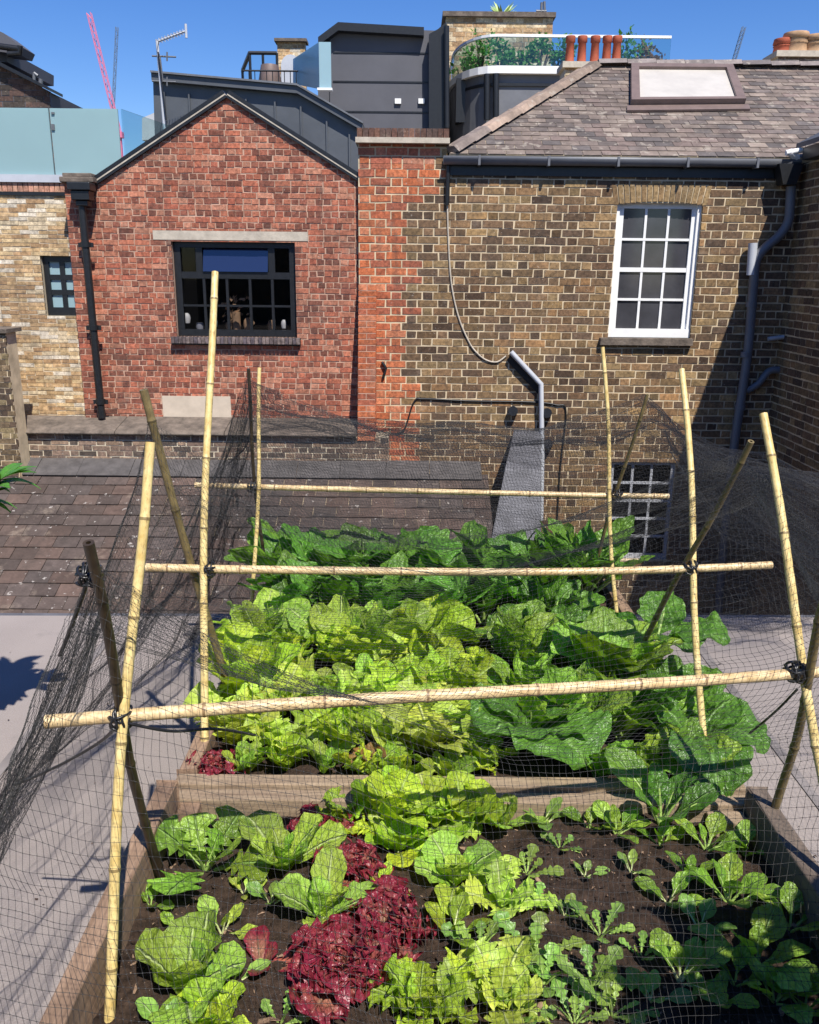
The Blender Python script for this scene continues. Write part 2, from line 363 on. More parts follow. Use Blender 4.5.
def brickwork(mb, fn, conv, holes, colf, L=0.215, H=0.065, j=0.01, bond='flemish', body=0.24, proud=0.006, seed=1, mort_mi=1, brick_mi=0, jit=0.003):
    """conv: convex outline (ccw) in wall coords; every brick is its own small block set proud of the mortar"""
    rn = random.Random(seed)
    xs = [p[0] for p in conv]; zs = [p[1] for p in conv]; X0, X1, Z0, Z1 = min(xs), max(xs), min(zs), max(zs)
    cw, ch = 0, 0
    for r in minus((X0, Z0, X1, Z1), holes):
        p = clip_poly([(r[0], r[1]), (r[2], r[1]), (r[2], r[3]), (r[0], r[3])], conv)
        if len(p) > 2 and area(p) > 1e-5: mb.prism(p, fn, 0.0, body, mort_mi)
    hd = (L - j) / 2; z = Z0; row = 0
    while z < Z1:
        if bond == 'flemish': seq = [L, hd]; off = -(L + hd) / 2 * (row % 2) - (0 if row % 2 == 0 else 0) ; off = -((hd + L) / 2 + j) * (row % 2)
        elif bond == 'english': seq = [L] if row % 2 else [hd]; off = -rn.uniform(.2, .4) * L if row % 2 else -rn.uniform(0, .5) * hd
        else: seq = [L]; off = -((L + j) / 2) * (row % 2)
        x = X0 + off - L; k = 0
        while x < X1:
            l = seq[k % len(seq)]; k += 1
            jx = rn.uniform(-jit, jit); jz = rn.uniform(-jit, jit); pr = proud + rn.uniform(-0.002, 0.003)
            col = colf(x + l / 2, z + H / 2, rn, l < L * 0.7)
            if col is not None:
                for r in minus((x + jx, z + jz, x + l + jx, z + H + jz), holes):
                    if r[2] - r[0] < 0.02 or r[3] - r[1] < 0.01: continue
                    p = clip_poly([(r[0], r[1]), (r[2], r[1]), (r[2], r[3]), (r[0], r[3])], conv)
                    if len(p) > 2 and area(p) > 2e-4:
                        if len(p) == 4 and not holes_near(r, holes): p = [(a + rn.uniform(-jit, jit) * 1.6, b + rn.uniform(-jit, jit) * 1.6) for a, b in p]
                        mb.prism(p, fn, -pr, 0.02, brick_mi, col, back=False)
            x += l + j
        z += H + j; row += 1
def fy(D): return lambda u, w_, d: (u, D + d, w_)                 # wall facing the camera
def fxl(X): return lambda u, w_, d: (X + d, -u, w_)                # wall facing -x, u = -y
def pick(rn, pal, v=0.15):
    c = rn.choice(pal); k = rn.uniform(1 - v, 1 + v); return tuple(min(1, x * k) for x in c)
def RX(x0, y0, x1, y1, D):
    ym, xm = (y0 + y1) / 2, (x0 + x1) / 2
    return (W(x0, ym, D).x, W(xm, y1, D).z, W(x1, ym, D).x, W(xm, y0, D).z)
def P2(px, py, D): p = W(px, py, D); return (p.x, p.z)
# ================================================================== GROUND, TERRACE
g = MB(); g.box(-600, 600, -600, 900, -5.2, -5.0)
g.build('ground', M['ground'], kind='structure')
g = MB(); yl, yr = 3.68, 3.93
g.hexa([(-6, -4.1, -.3), (6, -4.1, -.3), (6, yr, -.3), (-6, yl, -.3), (-6, -4.1, 0), (6, -4.1, 0), (6, yr, 0), (-6, yl, 0)])
g.build('terrace_floor', M['felt'], kind='structure')
g = MB(); g.hexa([(-6, yl + .002, -.3), (6, yr + .002, -.3), (6, yr + .04, -.3), (-6, yl + .04, -.3), (-6, yl + .002, -.004), (6, yr + .002, -.004), (6, yr + .04, -.004), (-6, yl + .04, -.004)]) 
g.build('terrace_edge_trim', M['lead'], kind='structure')
g = MB(); g.box(-6, 6, 3.3, 3.6, -5.0, -0.303)
g.build('terrace_base', M['mortar_brown'], kind='structure')

for i, x in enumerate((-2.35, -1.36, 1.28, 2.27)):
    g = MB(); rn = random.Random(i); n = 40; vs = []
    for k in range(n + 1):
        y = -4 + (yl + 4 - .03) * k / n; vs += [(x + rn.uniform(-.003, .003), y, .004), (x + .035 + rn.uniform(-.004, .004), y, .0045)]
    g.add(vs, [(2 * k, 2 * k + 1, 2 * k + 3, 2 * k + 2) for k in range(n)]); g.build('felt_lap', M['felt_lap'], kind='structure')
own = thing('reflection_wall', (0, -4.4, -5), 'unseen wall added behind the camera to darken reflections and cut sky light', 'house')  # added out of view: dark reflections in the windows, less sky fill
mb = MB(); mb.box(-7, 7, -4.6, -4.2, -5, 3.6); mb.build('wall', M['mortar_brown'], own)
mb = MB(); mb.box(-7.1, 7.1, -4.7, -4.1, 3.603, 3.7); mb.build('cap_stone', M['coping'], own)
# ================================================================== BROWN BRICK HOUSE (right)
DB = 12.0
BROWN = [(0.20, 0.125, 0.062), (0.16, 0.098, 0.052), (0.235, 0.15, 0.072), (0.12, 0.075, 0.045), (0.26, 0.175, 0.085), (0.175, 0.105, 0.058), (0.11, 0.07, 0.045), (0.23, 0.135, 0.066)]
ORANGE = [(0.44, 0.125, 0.05), (0.48, 0.15, 0.065), (0.38, 0.105, 0.048), (0.50, 0.18, 0.09), (0.33, 0.10, 0.055)]
REDS = [(0.37, 0.118, 0.068), (0.40, 0.14, 0.082), (0.33, 0.10, 0.06), (0.42, 0.165, 0.10), (0.38, 0.122, 0.07), (0.43, 0.19, 0.12)]
REDDARK = [(0.19, 0.068, 0.045), (0.23, 0.08, 0.052), (0.26, 0.09, 0.056)]
TAN = [(0.55, 0.40, 0.22), (0.48, 0.32, 0.17), (0.62, 0.50, 0.33), (0.40, 0.25, 0.13), (0.66, 0.58, 0.46), (0.52, 0.35, 0.18)]
xL = P2(359, 300, DB)[0]; xR = P2(785, 300, DB)[0]; zT = P2(600, 166, DB)[1]; zPT = P2(400, 142, DB)[1]
xPier = P2(447, 150, DB)[0]
BEV = random.Random(3)
def brown_col(u, z, rn, head):
    # ragged toothing between the orange pier and the old stock bricks
    k = 0.46 if z > 2.45 else 0.02 + 0.16 * noise.noise((0, round(z / 0.15) * 0.37, 1.3))
    if z > 2.45: k = 0.44 - 0.9 * max(0, 2.75 - z)
    k += rn.uniform(-0.06, 0.06)
    if u < k - 0.05:
        return pick(rn, ORANGE, 0.15) if z < 2.9 else pick(rn, ORANGE[:3] + REDS, 0.15)
    n = noise.noise((u * 0.7, z * 0.9, 4)) + rn.uniform(-0.35, 0.35)
    c = pick(rn, BROWN, 0.25)
    if head and rn.random() < 0.25: c = tuple(x * 0.65 for x in c)
    if n > 0.35: c = (c[0] * 0.66, c[1] * 0.63, c[2] * 0.64)
    elif n < -0.3: c = (min(1, c[0] * 1.3), c[1] * 1.22, c[2] * 1.1)
    return c
def brown_pier_part(u, z): return u < xPier
wx0, wz0, wx1, wz1 = RX(618, 203, 697, 338, DB)      # sash window hole
wx0, wx1 = P2(618, 207, DB)[0] - 0.01, P2(703, 207, DB)[0] + 0.0
arch = (wx0 - 0.05, wz1, wx1 + 0.05, wz1 + 0.235)
lx0, lz0, lx1, lz1 = RX(608, 462, 672, 560, DB)      # small-paned window low down
house = thing('brick_house', (2, 12, -5), 'old brown stock brick house with slate roof and white sash window, behind the raised bed', 'house')
mb = MB()
conv = [(xL, -5), (xR, -5), (xR, zT), (xL, zT)]
brickwork(mb, fy(DB), conv, [(wx0, wz0, wx1, wz1), arch, (lx0, lz0, lx1, lz1)], brown_col, L=0.268, H=0.086, j=0.018, seed=5, mort_mi=1)
# upper stub of the pier above eaves height
brickwork(mb, fy(DB), [(xL, zT + 0.002), (xPier, zT + 0.002), (xPier, zPT), (xL, zPT)], [], brown_col, L=0.268, H=0.086, j=0.018, seed=6)
mb.build('wall', [M['brick'], M['mortar_brown']], house)
# arch of soldier bricks
mb = MB(); n = 17; rn = random.Random(9); aw = arch[2] - arch[0]
mb.box(arch[0], arch[2], DB + 0.004, DB + 0.2, arch[1], arch[3] - 0.002, 1)
for i in range(n):
    x0 = arch[0] + aw * i / n + 0.006; x1 = arch[0] + aw * (i + 1) / n - 0.006
    sp = ((i + 0.5) / n - 0.5) * 0.10
    t = (i + 0.5) / n; rise = 0.05 * (1 - (2 * t - 1) ** 2)
    mb.prism([(x0, arch[1] - 0.03 + rise), (x1, arch[1] - 0.03 + rise), (x1 + sp, arch[3] - 0.02 + rise * 0.6), (x0 + sp, arch[3] - 0.02 + rise * 0.6)], fy(DB), -0.008 - rn.uniform(0, .003), 0.02, 0, pick(rn, [BROWN[4], BROWN[2], BROWN[0], BROWN[4]], 0.2))
mb.build('window_arch', [M['brick'], M['mortar_brown']], house)
# orange pier: lower wedge, added to cast the tapering shadow, and corbelled cap
mb = MB(); rn = random.Random(11)
zt, zb = P2(358, 285, DB)[1], P2(358, 440, DB - .4)[1]
x0, x1 = xL - 0.004, xL + 0.24
z = zb; row = 0
while z < zt:
    p = 0.47 * (zt - z) / (zt - zb)
    yy = DB - p
    mb.box(x0 + 0.006, x1 - 0.006, yy + 0.006, DB, z - 0.004, z + 0.076, 1)
    sp = [(x0, x0 + 0.11), (x0 + 0.122, x1)] if row % 2 else [(x0, x1)]
    for a, b in sp:
        mb.box(a, b, yy, DB - 0.001, z + 0.004, z + 0.070, 0, pick(rn, ORANGE, 0.15))
    z += 0.08; row += 1
mb.build('shadow_wedge', [M['brick'], M['mortar_red']], house)
mb = MB(); rn = random.Random(12)
a, b = P2(357, 142, DB - 0.1)[0] - 0.02, xPier + 0.03
z0c, z1c, z2c = P2(400, 143, DB - .1)[1], P2(400, 137.5, DB - .1)[1], P2(400, 128, DB - .1)[1]
mb.box(a, b, DB - 0.12, DB + 0.4, z0c, z1c, 1)
x = a + 0.02
while x < b - 0.03:
    mb.box(x, min(x + 0.068, b - 0.01), DB - 0.09, DB + 0.3, z1c + 0.002, z2c, 0, pick(rn, [(0.12, 0.06, 0.045), (0.16, 0.08, 0.055), (0.09, 0.055, 0.045)], 0.2)); x += 0.075
mb.build('pier_cap', [M['brick'], M['stone']], house)

# slate roof, hipped on the left
ang = R(30); ye = DB - 0.06; ze = P2(600, 156, ye)[1]
def roofpt(px, py):      # where a pixel meets the roof plane
    r = ray(px, py); t = (ze - CAMH - math.tan(ang) * ye) / (r.z - math.tan(ang) * r.y); return O + r * t
def toroof(p): return (p.x, (p.y - ye) / math.cos(ang))
nrm = Vector((0, -math.sin(ang), math.cos(ang)))
def froof(u, w_, d):
    return Vector((u, ye + w_ * math.cos(ang), ze + w_ * math.sin(ang))) - nrm * d
e0 = toroof(roofpt(449, 153)); r0 = toroof(roofpt(600, 73)); r1x = 8.2; rw = toroof(roofpt(628, 66))[1]
rw = max(rw, r0[1])
e0 = (e0[0], 0.0)
def tiles(mb, fn, conv, wdt, exp, thick, pal, seed, holes=(), base_mi=1, lift=0.012):
    rn = random.Random(seed); xs = [p[0] for p in conv]; ws = [p[1] for p in conv]
    mb.prism(conv, fn, 0.0, 0.12, base_mi)
    w0 = min(ws); row = 0
    while w0 < max(ws):
        x = min(xs) - rn.uniform(0, wdt) ; x = min(xs) - (wdt / 2 if row % 2 else wdt)
        while x < max(xs):
            rr = [(x + 0.002 + rn.uniform(0, 0.003), w0 + rn.uniform(-0.006, 0.006), x + wdt - 0.003, w0 + exp * 1.25)]
            for r in minus(rr[0], holes):
                p = clip_poly([(r[0], r[1]), (r[2], r[1]), (r[2], r[3]), (r[0], r[3])], conv)
                if len(p) > 2 and area(p) > 2e-4:
                    c = pick(rn, pal, 0.22); k = rn.uniform(0.6, 1.5) * lift
                    def f2(u, w_, d, fn=fn, w0=w0, k=k):
                        s = (w_ - w0) / (exp * 1.25); return fn(u, w_, d - thick - k * (1 - s))
                    mb.prism(p, f2, 0.0, thick, 0, c, back=False)
            x += wdt
        w0 += exp; row += 1
SLATE = [(0.155, 0.122, 0.105), (0.185, 0.145, 0.122), (0.125, 0.102, 0.092), (0.21, 0.168, 0.14), (0.105, 0.09, 0.085), (0.16, 0.12, 0.105)]
sk0, sk1 = toroof(roofpt(628, 111)), toroof(roofpt(748, 68))
mb = MB()
tiles(mb, froof, [e0, (r1x, 0), (r1x, rw), (r0[0], rw)], 0.25, 0.15, 0.006, SLATE, 21, lift=0.008)
# hip end plane behind the hip line, ridge back slope
A = froof(e0[0], 0, 0); B = froof(r0[0], rw, 0)
mb.add([A, B, (B.x, B.y + 3.0, A.z), (A.x, A.y + 6, A.z)], [(0, 1, 3), (1, 2, 3)], 1)
mb.add([B, froof(r1x, rw, 0), (r1x, B.y + 3, A.z), (B.x, B.y + 3, A.z)], [(0, 1, 2, 3)], 1)
rf = mb.build('roof', [M['slate'], M['mortar_brown']], house)
# hip and ridge tiles
mb = MB(); rn = random.Random(5)
def ridge(a, b, step, w, pal):
    a, b = Vector(a), Vector(b); L = (b - a).length; n = int(L / step); d = (b - a).normalized()
    side = d.cross(Vector((0, 0, 1))).normalized(); up = side.cross(d)
    for i in range(n):
        p = a + d * (i * step + 0.006); q = a + d * ((i + 1) * step - 0.004); k = rn.uniform(0.0, 0.012)
        v = [];
        for s_, t_ in ((p, 0.0), (q, 0.012)):
            for x_, z_ in ((-w, -0.03), (-w * 0.5, 0.045), (w * 0.5, 0.045), (w, -0.03)): v.append(s_ + side * x_ + up * (z_ + t_ + k))
        mb.add(v, [(0, 1, 5, 4), (1, 2, 6, 5), (2, 3, 7, 6), (0, 3, 2, 1), (4, 5, 6, 7)], 0, pick(rn, pal, 0.2))
ridge(froof(e0[0] + 0.02, 0.05, -0.03), froof(r0[0], rw, -0.03), 0.40, 0.13, [(0.24, 0.18, 0.14), (0.30, 0.22, 0.17), (0.20, 0.16, 0.14)])
ridge(froof(r0[0], rw, -0.03), froof(r1x, rw, -0.03), 0.45, 0.14, [(0.20, 0.17, 0.16), (0.16, 0.14, 0.14)])
mb.build('ridge_tiles', M['slate'], rf)
# skylight
mb = MB(); x0, x1 = sk0[0], sk1[0] - 0.05; w0, w1 = sk0[1] + 0.05, sk1[1] - 0.02
def rbox(u0, u1, a0, a1, d0, d1, mi=0): mb.prism([(u0, a0), (u1, a0), (u1, a1), (u0, a1)], froof, -d1, -d0, mi)
SQ = [toroof(roofpt(*q)) for q in ((630, 108), (744, 107), (731, 72), (630, 71))]
def sq(s, t):
    a_ = (SQ[0][0] * (1 - s) + SQ[1][0] * s, SQ[0][1] * (1 - s) + SQ[1][1] * s); b_ = (SQ[3][0] * (1 - s) + SQ[2][0] * s, SQ[3][1] * (1 - s) + SQ[2][1] * s)
    return (a_[0] * (1 - t) + b_[0] * t, a_[1] * (1 - t) + b_[1] * t)
def sbox(s0, s1, t0, t1, d0, d1): mb.prism([sq(s0, t0), sq(s1, t0), sq(s1, t1), sq(s0, t1)], froof, -d1, -d0)
sbox(0, 1, 0, 1, 0.0, 0.05)
sbox(0, 1, 0, .06, 0.052, 0.12); sbox(0, 1, .90, 1, .052, .12); sbox(0, .075, .062, .898, .052, .12); sbox(.925, 1, .062, .898, .052, .12)
sbox(-.03, 1.03, -.14, -.02, .02, .05)
sl_ = mb.build('skylight', M['brown_frame'], rf)
mb = MB(); sbox(.077, .923, .064, .896, .052, .075); mb.build('blind_pane', M['blind'], sl_)
# fascia, soffit shade board, gutter
mb = MB(); gx0, gx1 = P2(447, 158, ye)[0], P2(797, 158, ye)[0]
mb.box(gx0, gx1, ye + 0.03, DB - 0.02, ze - 0.25, ze - 0.03); mb.build('fascia', M['black_metal'], house)
mb = MB(); pts = []
N = 10
for k in range(N + 1):
    a_ = math.pi * k / N; pts.append((ye - 0.055 - 0.075 * math.cos(a_ ) * 1.0, ze - 0.03 - 0.10 * math.sin(a_)))
v = [(x_, y_, z_) for x_ in (gx0 - 0.05, gx1 + 0.02) for y_, z_ in pts]
mb.add(v, [(k, k + 1, k + N + 2, k + N + 1) for k in range(N)], 0, smooth=True)
x = gx0 + 0.4
while x < gx1: mb.box(x, x + 0.03, ye - 0.14, ye + 0.02, ze - 0.14, ze - 0.02); x += 0.9
gu = mb.build('gutter', M['grey_paint'], house)
md = gu.modifiers.new('thick', 'SOLIDIFY'); md.thickness = 0.006

def bars_window(name, parent, rect, D, nx, nz, fr, bar, frame_m, glass_m, cross=None, depth=0.06, sill=None, room=1.2):
    """a frame with glazing bars, the panes behind them and a dark room beyond"""
    x0, z0, x1, z1 = rect; mb = MB()
    f0, f1 = D, D + depth
    mb.box(x0, x1, f0, f1, z0, z0 + fr * 1.5); mb.box(x0, x1, f0, f1, z1 - fr, z1)
    mb.box(x0, x0 + fr, f0, f1, z0 + fr * 1.5 + .001, z1 - fr - .001); mb.box(x1 - fr, x1, f0, f1, z0 + fr * 1.5 + .001, z1 - fr - .001)
    ix0, ix1, iz0, iz1 = x0 + fr, x1 - fr, z0 + fr * 1.5, z1 - fr
    for i in range(1, nx):
        c = ix0 + (ix1 - ix0) * i / nx; mb.box(c - bar / 2, c + bar / 2, f0 + 0.01, f1 - 0.01, iz0 + .001, iz1 - .001)
    for i in range(1, nz):
        c = iz0 + (iz1 - iz0) * i / nz; h = bar / 2 * (1.8 if cross == i else 1)
        mb.box(ix0 + .001, ix1 - .001, f0 + 0.006, f1 - 0.012, c - h, c + h)
    o = mb.build(name, frame_m, parent)
    mb = MB(); rn = random.Random(int(x0 * 1000))
    for i in range(nx):
        for k in range(nz):
            a0, a1 = ix0 + (ix1 - ix0) * i / nx, ix0 + (ix1 - ix0) * (i + 1) / nx; b0, b1 = iz0 + (iz1 - iz0) * k / nz, iz0 + (iz1 - iz0) * (k + 1) / nz
            e = rn.uniform(-0.002, 0.002)
            mb.add([(a0, f1 - 0.03 + e, b0), (a1, f1 - 0.03, b0), (a1, f1 - 0.03 - e, b1), (a0, f1 - 0.03, b1)], [(0, 1, 2, 3)])
    mb.build('pane', glass_m, o)
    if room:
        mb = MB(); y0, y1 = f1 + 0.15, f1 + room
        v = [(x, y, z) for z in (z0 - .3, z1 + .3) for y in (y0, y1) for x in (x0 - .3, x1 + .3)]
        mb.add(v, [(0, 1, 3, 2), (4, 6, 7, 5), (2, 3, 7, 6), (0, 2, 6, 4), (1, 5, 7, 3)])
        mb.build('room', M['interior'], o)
    return o
# sash window
wx0b, wx1b = P2(611, 337, DB)[0], P2(690, 337, DB)[0]
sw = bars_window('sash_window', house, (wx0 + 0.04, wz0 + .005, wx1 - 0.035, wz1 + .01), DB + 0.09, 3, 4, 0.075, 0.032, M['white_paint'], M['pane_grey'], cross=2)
mb = MB(); rv = P2
mb.box(wx0 + .002, wx0 + 0.05, DB + 0.05, DB + 0.14, wz0 + .004, wz1); mb.box(wx1 - 0.05, wx1 - .002, DB + 0.05, DB + 0.14, wz0 + .004, wz1)
mb.box(wx0 + .002, wx1 - .002, DB + 0.04, DB + 0.088, wz0 + .004, wz0 + 0.12)
mb.build('frame', M['white_paint'], sw)
mb = MB(); mb.box(wx0 - 0.12, wx1 + 0.02, DB - 0.09, DB + 0.1, wz0 - 0.10, wz0); mb.build('sill', M['coping'], sw, bevel=0.008)
# low window with white bars
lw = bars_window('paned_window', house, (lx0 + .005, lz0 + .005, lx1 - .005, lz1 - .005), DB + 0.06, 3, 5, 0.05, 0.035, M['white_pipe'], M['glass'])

# wall bracket: a bent grey pipe over a lead covered cheek
mb = MB(); DP = DB - 0.10
p = [W(511, 352, DP), W(541, 384, DP), W(542, 455, DP), W(541, 520, DP)]
mb.tube(p, 0.036, 8, 0); mb.build('overflow_pipe', M['pale_grey'], house)
mb = MB()
q = [P2(508, 362, DB - .03), P2(538, 394, DB - .03), P2(541, 384, DB - .03), P2(511, 350, DB - .03)]
mb.prism(q, lambda u, w_, d: (u, DB - .03 + d, w_), 0, 0.025); mb.build('pipe_backboard', M['black_metal'], house)
# cables on the wall
mb = MB(); cb = [(447, 176), (448, 230), (451, 280), (458, 315), (468, 340), (476, 352), (486, 360), (497, 362), (506, 356)]
def smooth(pts, n=6):
    pts = [Vector(p) for p in pts]; out = []
    for i in range(len(pts) - 1):
        p0 = pts[max(i - 1, 0)]; p1 = pts[i]; p2 = pts[i + 1]; p3 = pts[min(i + 2, len(pts) - 1)]
        for k in range(n):
            t = k / n; out.append(0.5 * ((2 * p1) + (p2 - p0) * t + (2 * p0 - 5 * p1 + 4 * p2 - p3) * t * t + (3 * p1 - p0 - 3 * p2 + p3) * t ** 3))
    return out + [pts[-1]]
mb.tube(smooth([W(a, b, DB - 0.02) for a, b in cb]), 0.012, 6); mb.build('cable', M['stone'], house)
mb = MB(); mb.tube(smooth([W(a, b, DB - 0.02) for a, b in [(396, 434), (405, 428), (414, 402), (425, 399), (470, 401), (530, 402), (556, 405), (566, 412), (560, 470), (556, 540)]]), 0.012, 6); mb.build('cable', M['black_metal'], house)
mb = MB(); mb.tube([W(448, 166, DB - .06), W(448, 176, DB - .06), W(447, 205, DB - .04)], 0.03, 8); mb.build('pipe_stub', M['black_metal'], house)
mb = MB(); mb.tube([W(382, 362, DB - .03), W(386, 368, DB - .05), W(383, 378, DB - .03)], 0.02, 6); mb.build('wall_bracket', M['black_metal'], house)
for a, b in ((513, 411), (547, 413), (548, 444)):
    mb = MB(); mb.tube([W(a, b, DB - 0.12), W(a, b, DB)], [0.07, 0.07], 10); mb.build('flue_stub', M['black_metal'], house)
# downpipe in the corner
DQ = DB - 0.12
mb = MB(); mb.tube(smooth([W(a, b, DQ) for a, b in [(791, 186), (790, 205), (788, 222), (779, 236), (764, 249), (756, 262), (753, 290), (748, 350), (741, 400), (735, 440), (726, 520), (716, 640)]], 5), 0.062, 12)
dp = mb.build('downpipe', M['grey_paint'], house)
mb = MB(); mb.tube([W(753, 243, DQ), W(751, 275, DQ)], 0.06, 12); mb.build('pipe_stub', M['pale_grey'], house)
for y_ in (302, 352, 405):
    xx = 753 - (y_ - 290) * 0.11; mb = MB(); mb.tube([W(xx, y_, DQ), W(xx - .6, y_ + 5, DQ)], 0.072, 12); mb.build('pipe_collar', M['grey_paint'], dp)
mb = MB(); mb.tube(smooth([W(a, b, DQ + .02) for a, b in [(746, 391), (758, 384), (768, 372), (778, 370), (790, 372)]], 4), 0.05, 10); mb.build('waste_pipe', M['grey_paint'], house)
mb = MB(); mb.tube([W(768, 339, DQ), W(784, 337, DQ)], 0.03, 8); mb.build('waste_pipe', M['white_pipe'], house)
mb = MB(); mb.tube([W(790, 152, ye - .15), W(796, 157, ye - .1), W(795, 166, ye)], 0.05, 8); mb.tube([W(786, 153, ye - .16), W(803, 150, ye - .16)], 0.035, 8); mb.build('gutter_joint', M['white_paint'], house)
mb = MB(); c = W(789, 174, DB - .2); mb.prism([(c.x - .16, c.z + .12), (c.x - .08, c.z - .13), (c.x + .09, c.z - .13), (c.x + .16, c.z + .12)], lambda u, w_, d: (u, DB - .25 + d, w_), 0, 0.2); mb.build('hopper', M['black_metal'], house)

# chimneys
def chimney(loc_px, D, x0, x1, zb, zt, label, pots, brick=True, pal=BROWN):
    a, b = P2(x0, zt, D), P2(x1, zb, D)
    r_ = thing('chimney', (a[0], D, b[1]), label, 'chimney') if False else None
    mb = MB()
    brickwork(mb, fy(D), [(a[0], b[1]), (b[0], b[1]), (b[0], a[1]), (a[0], a[1])], [], lambda u, z, rn, h: pick(rn, pal, 0.2), seed=int(x0), body=0.5)
    mb.box(a[0] - .05, b[0] + .05, D - 0.06, D + 0.55, a[1], a[1] + 0.09, 1)
    ch = mb.build('chimney', [M['brick'], M['stone']], house)
    for (px, top, r0, mat, kind) in pots:
        c = P2(px, top, D + .2); zz = a[1] + 0.09; mb = MB(); yy = D + .22
        if kind == 'tall': mb.tube([(c[0], yy, zz), (c[0], yy, c[1] - .1), (c[0], yy, c[1] - .09), (c[0], yy, c[1])], [r0 * 1.1, r0 * .9, r0 * 1.15, r0 * 1.12], 14)
        else: mb.tube([(c[0], yy, zz), (c[0], yy, zz + (c[1] - zz) * .45), (c[0], yy, zz + (c[1] - zz) * .5), (c[0], yy, c[1] - .09), (c[0], yy, c[1] - .08), (c[0], yy, c[1])], [r0 * 1.1, r0, r0 * 1.12, r0 * .92, r0 * 1.15, r0 * 1.05], 16)
        mb.build('chimney_pot', mat, ch)
    return ch
chimney(None, 15.4, 565, 621, 96, 68, '', [(571, 36, .07, M['terracotta'], 'tall'), (583, 36, .07, M['terracotta'], 'tall'), (596, 36, .07, M['terracotta'], 'tall'), (608, 36, .07, M['terracotta'], 'tall'), (618, 36, .07, M['terracotta'], 'tall')], pal=TAN[:4])
chimney(None, 15.6, 778, 838, 80, 57, '', [(784, 39, .14, M['terracotta'], 'wide'), (797, 33, .19, M['cream_clay'], 'wide'), (817, 36, .21, M['cream_clay'], 'wide')], pal=[(0.16, 0.10, 0.08), (0.2, 0.13, 0.09)])

# ------------------------------------------------------------------ wing on the right, running towards the terrace
XW = xR
wing = thing('brick_wing', (XW + 1, 9.5, -5), 'brown brick side wing in shadow at the right edge, beside the grey downpipe', 'building')
mb = MB()
zW = zT + 0.05
ww = (-10.9, P2(800, 300, 11)[1] , -10.25, P2(800, 205, 11)[1])
conv = [(-12.0, -5), (-7.0, -5), (-7.0, zW), (-12.0, zW)]
def wing_col(u, z, rn, h):
    c = pick(rn, BROWN, 0.25); return c
brickwork(mb, fxl(XW), conv, [ww], wing_col, L=0.268, H=0.086, j=0.018, seed=31, proud=0.006)
mb.build('wall', [M['brick'], M['mortar_brown']], wing)
mb = MB()
t = 0.06; a0, z0, a1, z1 = ww
for (u0, u1, b0, b1) in ((a0, a1, z0, z0 + t), (a0, a1, z1 - t, z1), (a0, a0 + t, z0, z1), (a1 - t, a1, z0, z1), (a0, a1, (z0 + z1) / 2, (z0 + z1) / 2 + .05)):
    mb.box(XW + 0.05, XW + 0.09, -u1, -u0, b0, b1)
f = mb.build('window', M['white_pipe'], wing)
mb = MB(); mb.box(XW + 0.10, XW + 0.11, -a1, -a0, z0, z1); mb.build('pane', M['grey_paint'], f)
mb = MB(); mb.box(XW - 0.14, XW + 0.3, 7, DB - 0.3, zW + .01, zW + 0.16); mb.build('eaves_board', M['black_metal'], wing)
mb = MB(); mb.hexa([(XW - .15, 7, zW + .17), (XW + 3, 7, zW + 1.8), (XW + 3, DB - .1, zW + 1.8), (XW - .15, DB - .1, zW + .17), (XW - .15, 7, zW + .23), (XW + 3, 7, zW + 1.86), (XW + 3, DB - .1, zW + 1.86), (XW - .15, DB - .1, zW + .23)]); mb.build('roof', M['zinc'], wing)

# ================================================================== RED GABLE
DR = 12.1
red = thing('gabled_building', (-2.8, 12, -5), 'red brick gabled building with wide dark steel window and cream lintel', 'building')
ap = P2(227, 97, DR); lo = P2(88, 190, DR); ro = P2(362, 183, DR)
xl = P2(80, 300, DR)[0]; xr = xL + 0.02
wxa, wza, wxb, wzb = RX(174, 242, 296, 337, DR)
lint = RX(153, 231, 308, 240.5, DR)
def red_col(u, z, rn, head):
    n = noise.noise((u * 0.8, z * 1.1, 9))
    if head and rn.random() < 0.42: return pick(rn, REDDARK, 0.2)
    if rn.random() < 0.14 + max(0, n) * 0.4: return pick(rn, REDDARK, 0.25)
    return pick(rn, REDS, 0.18)
mb = MB()
rp = RX(163, 396, 231, 418, DR)
brickwork(mb, fy(DR), [(xl, -1.4), (xr, -1.4), (xr, ro[1]), ap, (xl, lo[1] + (lo[0] - xl) * -0.2), ], [(wxa, wza, wxb, wzb), (lint[0], lint[1], lint[2], lint[3]), rp], red_col, L=0.20, H=0.063, j=0.014, bond='english', seed=41)
mb.build('wall', [M['brick'], M['mortar_red']], red)
mb = MB(); mb.box(xl, xr, DR + .3, DR + .5, -5, wza - .45); mb.box(rp[0], rp[2], DR - .012, DR + .1, rp[1], rp[3], 1)
mb.build('rendered_patch', [M['mortar_red'], M['render']], red)
mb = MB(); mb.box(lint[0] + .002, lint[2] - .002, DR - 0.012, DR + .2, lint[1] + .002, lint[3] - .002); mb.build('lintel', M['stone'], red)
